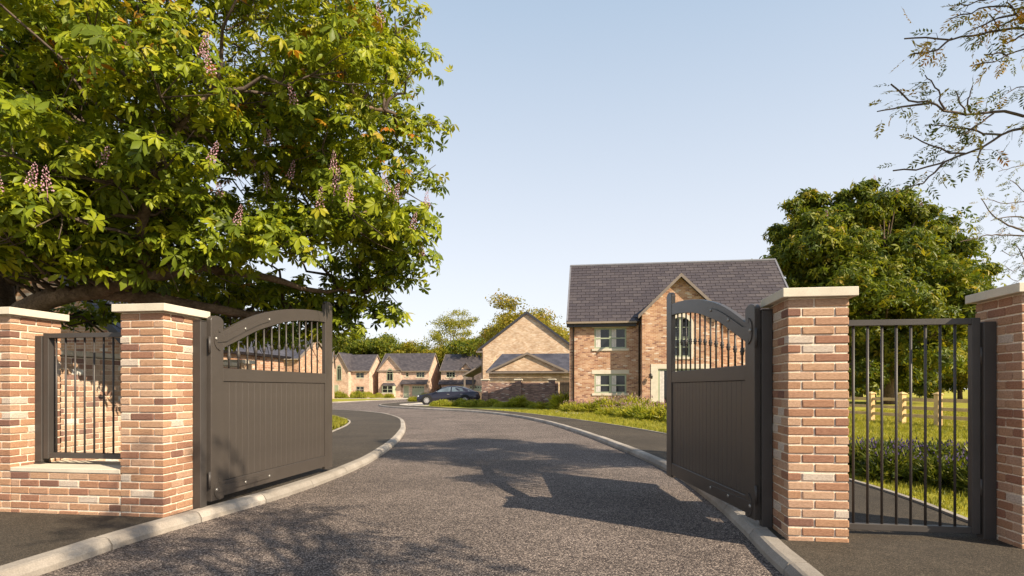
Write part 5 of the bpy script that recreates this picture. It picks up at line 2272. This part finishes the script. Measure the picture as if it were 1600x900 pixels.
# -- broadleaf trees further off
def far_tree(name, seed, H, R, tmpl, mat, nl, per, lsize, tintm=.5, trunk_r=.4, low=.28, mid=.5, flower=0, blobs=None):
    """returns a root with trunk and crown meshes, standing at the origin"""
    r = random.Random(seed)
    root = empty(name, (0, 0, 0))
    lb = []
    tries = 0
    while len(lb) < nl and tries < 4000:
        tries += 1
        d = rng.normal(0, 1, 3)
        d /= np.linalg.norm(d)
        f = rng.uniform(.45, 1)
        p = np.array([0, 0, H * (low + 1) / 2]) + d * np.array([R, R, H * (1 - low) / 2]) * f
        rr = R * rng.uniform(.135, .225)
        if all(np.linalg.norm(p - q) > rr * .8 for q, _ in lb):
            lb.append((p, rr))
    if blobs:
        lb = []
        for bx, by, bz, br in blobs:
            for k in range(11):
                d = rng.normal(0, 1, 3)
                d /= np.linalg.norm(d)
                lb.append((np.array([bx, by, bz]) + d * np.array([1.15, 1, .95]) * br * rng.uniform(.3, 1.3), br * rng.uniform(.26, .5)))
    P, N, Sz = [], [], []
    for c, rr in lb:
        n = int(per * rng.uniform(.7, 1.3))
        d = rng.normal(0, 1, (n, 3))
        d /= np.linalg.norm(d, axis=1, keepdims=True)
        q = rr * (.2 + .8 * rng.random(n) ** .6) * (1 + .9 * (rng.random(n) < .38) * rng.random(n))
        P.append(c + d * q[:, None] * np.array([[1.25, 1.25, .72]]))
        N.append(d * .7 + np.array([[0, 0, .6]]) + rng.normal(0, .5, (n, 3)))
        Sz.append(rng.uniform(lsize * .7, lsize * 1.2, n))
    P, N, Sz = np.concatenate(P), np.concatenate(N), np.concatenate(Sz)
    tint = np.clip(rng.normal(tintm, .2, len(P)), 0, 1)
    V_, T_, C_ = scatter(tmpl, P, N, Sz, tint)
    tag(link('crown', npmesh('crown', V_, T_, MT[mat], C_), root), kind='stuff')
    g = G()
    top = H * .62
    tp = [(r.uniform(-.02, .02) * H * t, r.uniform(-.02, .02) * H * t, top * t) for t in (0, .15, .3, .5, .75, 1)]
    tp[0] = (0, 0, -.4)
    g.tube(tp, [trunk_r * q for q in (1.15, .95, .85, .68, .45, .2)], 10)
    for c, rr in (lb[::6] if blobs else lb[::2]):
        c = Vector(c)
        zz = max(top * .25, min(top * .95, c.z * .6))
        t = zz / top
        i = min(4, int(t * 5))
        q = Vector(tp[i]).lerp(Vector(tp[i + 1]), .5)
        q = Vector((0, 0, zz))
        g.tube(curve(q, c, 4, -.05, .35, r), [trunk_r * .34, trunk_r * .26, trunk_r * .18, trunk_r * .11, trunk_r * .05], 6, False)
    g.build('trunk', MT['bark'], root, smooth=True, uv=False)
    if flower:
        for k in range(flower):
            j = int(rng.integers(0, len(P)))
            o = link('flower_spike', FLW, root)
            o.location = P[j] + np.array([0, 0, .1])
            o.scale = (2.2,) * 3
    return root

def nth(i):
    w1 = ['first', 'second', 'third', 'fourth', 'fifth', 'sixth', 'seventh', 'eighth', 'ninth', 'tenth', 'eleventh', 'twelfth', 'thirteenth', 'fourteenth', 'fifteenth', 'sixteenth', 'seventeenth', 'eighteenth', 'nineteenth', 'twentieth']
    return w1[i] if i < 20 else 'twenty-' + w1[i - 20]
def put(root, loc, rz=0, sc=1, label='', group=None, cat='tree'):
    root.location = loc
    root.rotation_euler = (0, 0, rz)
    root.scale = (sc,) * 3 if not hasattr(sc, '__len__') else sc
    return tag(root, label, cat, group)

CB = [(1255, 350, 38, 0), (1250, 318, 20, 1), (1360, 340, 42, 0), (1362, 312, 24, -1), (1440, 365, 42, 1), (1505, 405, 42, 0), (1215, 402, 34, -1), (1300, 405, 52, -3),
      (1400, 420, 62, -4), (1480, 455, 52, -3), (1540, 455, 34, 1), (1330, 475, 62, -4), (1430, 500, 62, -4), (1240, 455, 46, 0), (1365, 548, 46, -2), (1480, 545, 52, -1),
      (1300, 545, 46, 1), (1420, 565, 30, 3), (1345, 585, 24, -4), (1530, 520, 40, 2), (1390, 400, 60, 4), (1290, 440, 60, 4), (1480, 480, 60, 4)]
CB += [(1310, 365, 45, 0), (1405, 385, 50, 0), (1455, 412, 50, 0), (1280, 385, 42, 1), (1345, 395, 55, 0), (1240, 375, 36, 0), (1320, 335, 30, 1), (1490, 430, 50, -1), (1400, 350, 36, 1)]
CB = [((px - 800) / 900 * (46 + dy) - 30.1, dy * 1.0, 1.345 + (607 - py) / 900 * (46 + dy) - PZ, r * 46 / 900) for px, py, r, dy in CB]
ch = far_tree('chestnut_tree', 3, 16.6, 8.6, PALO, 'leaf_far', 0, 150, .50, .47, .42, .1, flower=34, blobs=CB)
put(ch, (30.1, 46, PZ), 0, (.93, .93, 1.0), 'horse chestnut with lilac flower spikes in the field behind the fence')
ch2 = copy_tree(ch)
put(ch2, (34.4, 55, PZ + gz(52)), 2.3, (.72, .72, .72), 'lower chestnut crown behind the flowering chestnut, towards the right pillar')

BG = 'trees behind the far houses'
ta = far_tree('broadleaf_tree', 11, 14, 7.5, CLU, 'leaf_far', 46, 120, 1.5, .5, .4, .1)
tbb = far_tree('broadleaf_tree', 12, 13, 7.0, CLU, 'leaf_far', 42, 120, 1.4, .78, .4, .1)
tcx = far_tree('birch_tree', 13, 19, 6.5, CLU, 'leaf_yellow', 50, 34, 1.1, .5, .3, .2)
td = far_tree('broadleaf_tree', 14, 16, 6.5, CLU, 'leaf_orange', 46, 85, 1.3, .5, .4, .15)
put(ta, (at(572, 122), 122, -.3), 0, 1, 'dark green round tree rising between the two left far houses', BG)
put(tcx, (at(706, 124), 124, -.3), 0, 1.0, 'tall thin yellow-green tree with see-through crown above the far houses', BG)
put(td, (at(815, 92), 92, -.25), 0, 1.02, 'orange-tinged tree rising behind the plain brick gable', BG)
put(tbb, (at(640, 124), 124, -.3), 0, .9, 'yellow-green bushy tree behind the far house with the arched window', BG)
FTREES = [
    (ta, 612, 130, 1.0, 1.0, 'green round tree behind the far house roof, left of the thin tall tree'),
    (ta, 540, 126, 2.2, .95, 'green tree just right of the left gate stile, behind the far houses'),
    (tbb, 695, 122, 1.3, .92, 'low yellow-green tree at the foot of the thin tall tree'),
    (tbb, 730, 120, 3.3, .98, 'yellow-green tree in the gap left of the plain brick gable'),
    (ta, 762, 112, 4.1, .95, 'green tree against the left slope of the plain brick gable'),
    (td, 770, 116, 2.0, .95, 'brown-tinged tree above the left slope of the plain brick gable'),
    (ta, 480, 120, 3.0, 1.0, 'tree behind the pale gabled house seen through the left gate'),
    (tbb, 420, 100, 1.1, .95, 'yellow-green tree seen through the middle spindles of the left gate'),
    (ta, 340, 92, .3, 1.0, 'tree behind the left gate hinge stile, beyond the garden wall'),
    (td, 850, 108, 1.0, 1.0, 'orange-tinged tree by the left edge of the large house roof'),
]
for src, px, Y, rz, sc, lb_ in FTREES:
    put(copy_tree(src), (at(px, Y), Y, gz(Y)), rz, sc, lb_, BG)
FB = 'trees on the far side of the field'
for i, (px, Y, rz, sc, lb_) in enumerate([
    (1345, 105, .5, .85, 'far field tree next to the pillar edge, seen through the pedestrian gate'),
    (1400, 118, 1.5, .8, 'far field tree between the chestnut trunk and the middle fence post'),
    (1452, 112, 2.5, .82, 'far field tree left of the large fence post, through the gate bars'),
    (1500, 100, 3.5, .9, 'far field tree at the right of the pedestrian gate view'),
    (1560, 90, 4.5, .95, 'far field tree hidden mostly by the right edge pillar'),
    (1225, 84, 5.2, .9, 'far field tree peeping over the right end of the large house roof'),
    (1275, 96, 1.9, .9, 'far field tree behind the pillar cap, left of the chestnut')]):
    put(copy_tree(ta if i % 2 else tbb), (at(px, Y), Y, -.3), rz, sc, lb_, FB)

# ------------------------------------------------------------------ grass and planting
TUF = [tuft(6, 60 + k) for k in range(5)]
def inpoly(pts, x, y):
    c = False
    n = len(pts)
    j = n - 1
    for i in range(n):
        if (pts[i][1] > y) != (pts[j][1] > y) and x < (pts[j][0] - pts[i][0]) * (y - pts[i][1]) / (pts[j][1] - pts[i][1]) + pts[i][0]:
            c = not c
        j = i
    return c
def edge_x(line, y):
    for a, b in zip(line, line[1:]):
        if min(a[1], b[1]) <= y <= max(a[1], b[1]) and a[1] != b[1]:
            return a[0] + (b[0] - a[0]) * (y - a[1]) / (b[1] - a[1])
    return None
def grass(name, test, x0, x1, y0, y1, n, h):
    P = []
    y = rng.uniform(0, 1, n * 3)
    for i in range(n * 3):
        yy = y0 * (y1 / y0) ** y[i] if y0 > 0 else y0 + (y1 - y0) * y[i]
        xx = rng.uniform(x0, x1)
        if test(xx, yy):
            P.append((xx, yy, PZ - .012 + gz(yy)))
        if len(P) >= n:
            break
    P = np.array(P)
    N = np.array([[0, 0, 1.]]) + rng.normal(0, .12, P.shape)
    sz = rng.uniform(h * .6, h * 1.3, len(P)) * (1 + (P[:, 1] > 14) * .5)
    V_, T_, C_ = scatter(TUF, P, N, sz, np.clip(rng.normal(.5, .22, len(P)), 0, 1))
    tag(link(name, npmesh(name, V_, T_, MT['grass'], C_)), kind='stuff')
def tR(x, y):
    e = edge_x(ER, y)
    return e is not None and x > e + .05 and x < y * .9 + 1 and not (2.9 < x < 18 and y > 30)
grass('grass', tR, -3, 24, 5.2, 33, 26000, .075)
def tLf(x, y):
    e = edge_x(EL, y)
    return e is not None and x < e - .05 and x > -8.0
grass('grass', tLf, -8, -4.5, 8, 27, 5000, .07)

def plant(name, seed, n, rx, h, tmpl, mat, lsize, tintm, tints, stems=0, stem_h=.5, stem_t=(.82, 1.0)):
    root = empty(name, (0, 0, 0))
    P = []
    a = rng.uniform(0, 6.28, n)
    r = rng.random(n) ** .5
    top = np.sqrt(np.clip(1 - r * r, 0, 1))
    zz = h * (.12 + .88 * top * rng.random(n) ** .55)
    P = np.stack([rx * r * np.cos(a), rx * r * np.sin(a), zz], axis=1)
    N = np.stack([np.cos(a) * r, np.sin(a) * r, .5 + 0 * r], axis=1) + rng.normal(0, .4, (n, 3))
    V_, T_, C_ = scatter(tmpl, P, N, rng.uniform(lsize * .6, lsize * 1.3, n), np.clip(rng.normal(tintm, tints, n), 0, .7))
    VV, TT, CC = [V_], [T_], [C_]
    b0 = len(V_)
    for k in range(stems):
        a_ = rng.uniform(0, 6.28)
        rr = rng.random() ** .5 * rx * .9
        p0 = np.array([rr * math.cos(a_), rr * math.sin(a_), h * .4])
        hh = stem_h * rng.uniform(.7, 1.2)
        p1 = p0 + np.array([math.cos(a_) * .18 * hh + rng.normal(0, .05), math.sin(a_) * .18 * hh + rng.normal(0, .05), hh])
        w_ = .006
        v = [p0 + [w_, 0, 0], p0 - [w_, 0, 0], p1]
        VV.append(np.array(v))
        TT.append(np.array([(b0, b0 + 1, b0 + 2)]))
        CC.append(np.full(3, .45))
        b0 += 3
        dd = (p1 - p0) / np.linalg.norm(p1 - p0)
        q = p1 - dd * .05 * hh
        e = p1 + dd * .16 * hh
        s_ = (.012 if mat == 'lavender' else .026) * max(1, hh / .5)
        v = [q, q + [s_, 0, .06 * hh], q + [-s_ * .5, s_ * .87, .06 * hh], q + [-s_ * .5, -s_ * .87, .06 * hh], e]
        VV.append(np.array(v))
        TT.append(np.array([(0, 1, 2), (0, 2, 3), (0, 3, 1), (4, 1, 2), (4, 2, 3), (4, 3, 1)]) + b0)
        CC.append(np.full(5, rng.uniform(*stem_t)))
        b0 += 5
    o = link('leaf_clump', npmesh('leaf_clump', np.concatenate(VV), np.concatenate(TT), MT[mat], np.concatenate(CC)), root)
    tag(o, kind='stuff')
    return root

BLD = [tuft(5, 80 + k, .5, .09) for k in range(4)]
LVS = [clump(5, 90 + k, .5, .5) for k in range(4)]
lav = [plant('lavender_bush', k, 520, .42, .38, BLD, 'lavender', .13, .42, .22, 60, .24, (.82, 1.0)) for k in range(3)]
LAVP = [(5.25, 7.9), (5.55, 7.35), (5.9, 8.0), (6.15, 7.2), (6.4, 7.8), (6.6, 7.0), (5.5, 8.6), (6.2, 8.5), (6.9, 7.6), (7.1, 6.9), (7.5, 7.4), (6.8, 8.3), (5.2, 8.9), (5.9, 9.1), (7.6, 8.1), (5.75, 6.75), (6.3, 6.4), (5.1, 9.6)]
LAVP.sort(key=lambda p: p[0] / p[1])
for i, (x_, y_) in enumerate(LAVP):
    src = lav[i % 3]
    o = src if i < 3 else copy_tree(src)
    put(o, (x_, y_, PZ - .02), random.uniform(0, 6), random.uniform(.9, 1.2), nth(i) + ' purple lavender bush from the left, behind the pedestrian gate', 'lavender bushes behind the pedestrian gate', 'bush')

bush = [plant('garden_bush', 20 + k, 480, .7, .62, LVS, 'bush', .22, .45 + .12 * (k % 2), .16, 0) for k in range(3)]
flow = [plant('flowering_plant', 30 + k, 300, .6, .42, BLD, 'bush', .32, .52, .2, 34, .5, [(.74, .80), (.84, 1.0), (.74, .99)][k]) for k in range(3)]
gras = [plant('ornamental_grass', 40 + k, 160, .42, .75, BLD, 'bush', .55, .5, .1, 46, .62, (.9, 1.0)) for k in range(2)]
def hp(a, b):
    return (H0[0] + UX * a + VX * b, H0[1] + UY * a + VY * b)
GB = 'planting along the front of the large house'
used = set()
def place(src, loc, sc, label, group):
    o = src if id(src) not in used else copy_tree(src)
    used.add(id(src))
    put(o, loc, random.uniform(0, 6), sc if hasattr(sc, '__len__') else (sc, sc, sc * random.uniform(.7, 1.25)), label, group, 'plant' if 'bush' not in src.name else 'bush')
for i in range(26):
    a = .1 + i * .28 + random.uniform(-.1, .1)
    b = -1.15 - .32 * i * .28 - random.uniform(0, .5)
    src = random.choice(flow if i < 12 else flow + bush)
    x_, y_ = hp(a, b)
    place(src, (x_, y_, PZ - .03), random.uniform(.75, 1.1), nth(i) + ' plant from the left corner along the large house, ' + ('flowering' if src in flow else 'leafy green'), GB)
for i in range(16):
    t = i / 15
    x_, y_ = 3.9 + 1.9 * t + random.uniform(0, .7), 26.5 - 6.5 * t + random.uniform(-.4, .4)
    src = random.choice(bush + flow + flow + gras[1:])
    place(src, (x_ + .6, y_, PZ - .03), random.uniform(.75, 1.1), nth(15 - i) + ' plant from the near end of the sunlit bed by the right gate stile', 'bed beside the right gate stile')
x_, y_ = at(879, 33.5), 33.5
place(gras[0], (x_, y_, PZ - .02), 1.0, 'pale feathery ornamental grass by the left corner of the large house', None)
for i, px in enumerate(sorted([770, 782, 796, 812, 828, 843, 858, 868, 806, 850, 790, 835])):
    Y = 40.5 - random.uniform(0, 1.6) - (px - 770) * .04
    src = gras[1] if px in (806, 812) else random.choice(flow + bush)
    place(src, (at(px, Y), Y, PZ - .03), random.uniform(.5, .85), nth(i) + ' plant from the left before the dark garden wall, ' + ('pale grass' if src in gras else 'flowering' if src in flow else 'green and bushy'), 'bed before the dark garden wall')
for i, px in enumerate(sorted([688, 684, 693, 700, 706, 714, 722, 730, 738, 746, 754, 734, 742, 750, 712])):
    Y = 42.3 - random.uniform(0, 1.6) - (px - 674) * .018
    src = random.choice(bush + bush + flow)
    place(src, (at(px, Y - .6), Y - .6, PZ - .03), random.uniform(.55, .9), nth(i) + ' plant from the left in the bed before the parked car, ' + ('flowering' if src in flow else 'green'), 'bed in front of the parked car')
for i, (px, Y) in enumerate(sorted([(528, 98), (535, 97), (543, 96), (551, 97), (559, 98), (566, 99), (574, 97), (583, 98), (592, 99), (600, 100), (608, 100), (615, 101), (665, 101), (672, 100), (680, 101), (646, 60), (650, 61), (556, 101), (588, 103)])):
    src = random.choice(bush + flow)
    near_car = 640 < px < 655
    lab_ = ['left', 'right'][px > 648] + ' low bush at the nose of the parked car' if near_car else nth(i) + (' plant' if src in flow else ' bush') + ' from the left in the front gardens of the far houses'
    place(src, (at(px, Y), Y, fz(Y) - .03), random.choice((.5, .7, .9, 1.2, 1.7)) if not near_car else .8, lab_, 'bushes by the nose of the car' if near_car else 'front garden planting of the far houses')
for o in (bush + flow + gras):
    if id(o) not in used:
        for c in list(o.children):
            bpy.data.objects.remove(c)
        bpy.data.objects.remove(o)
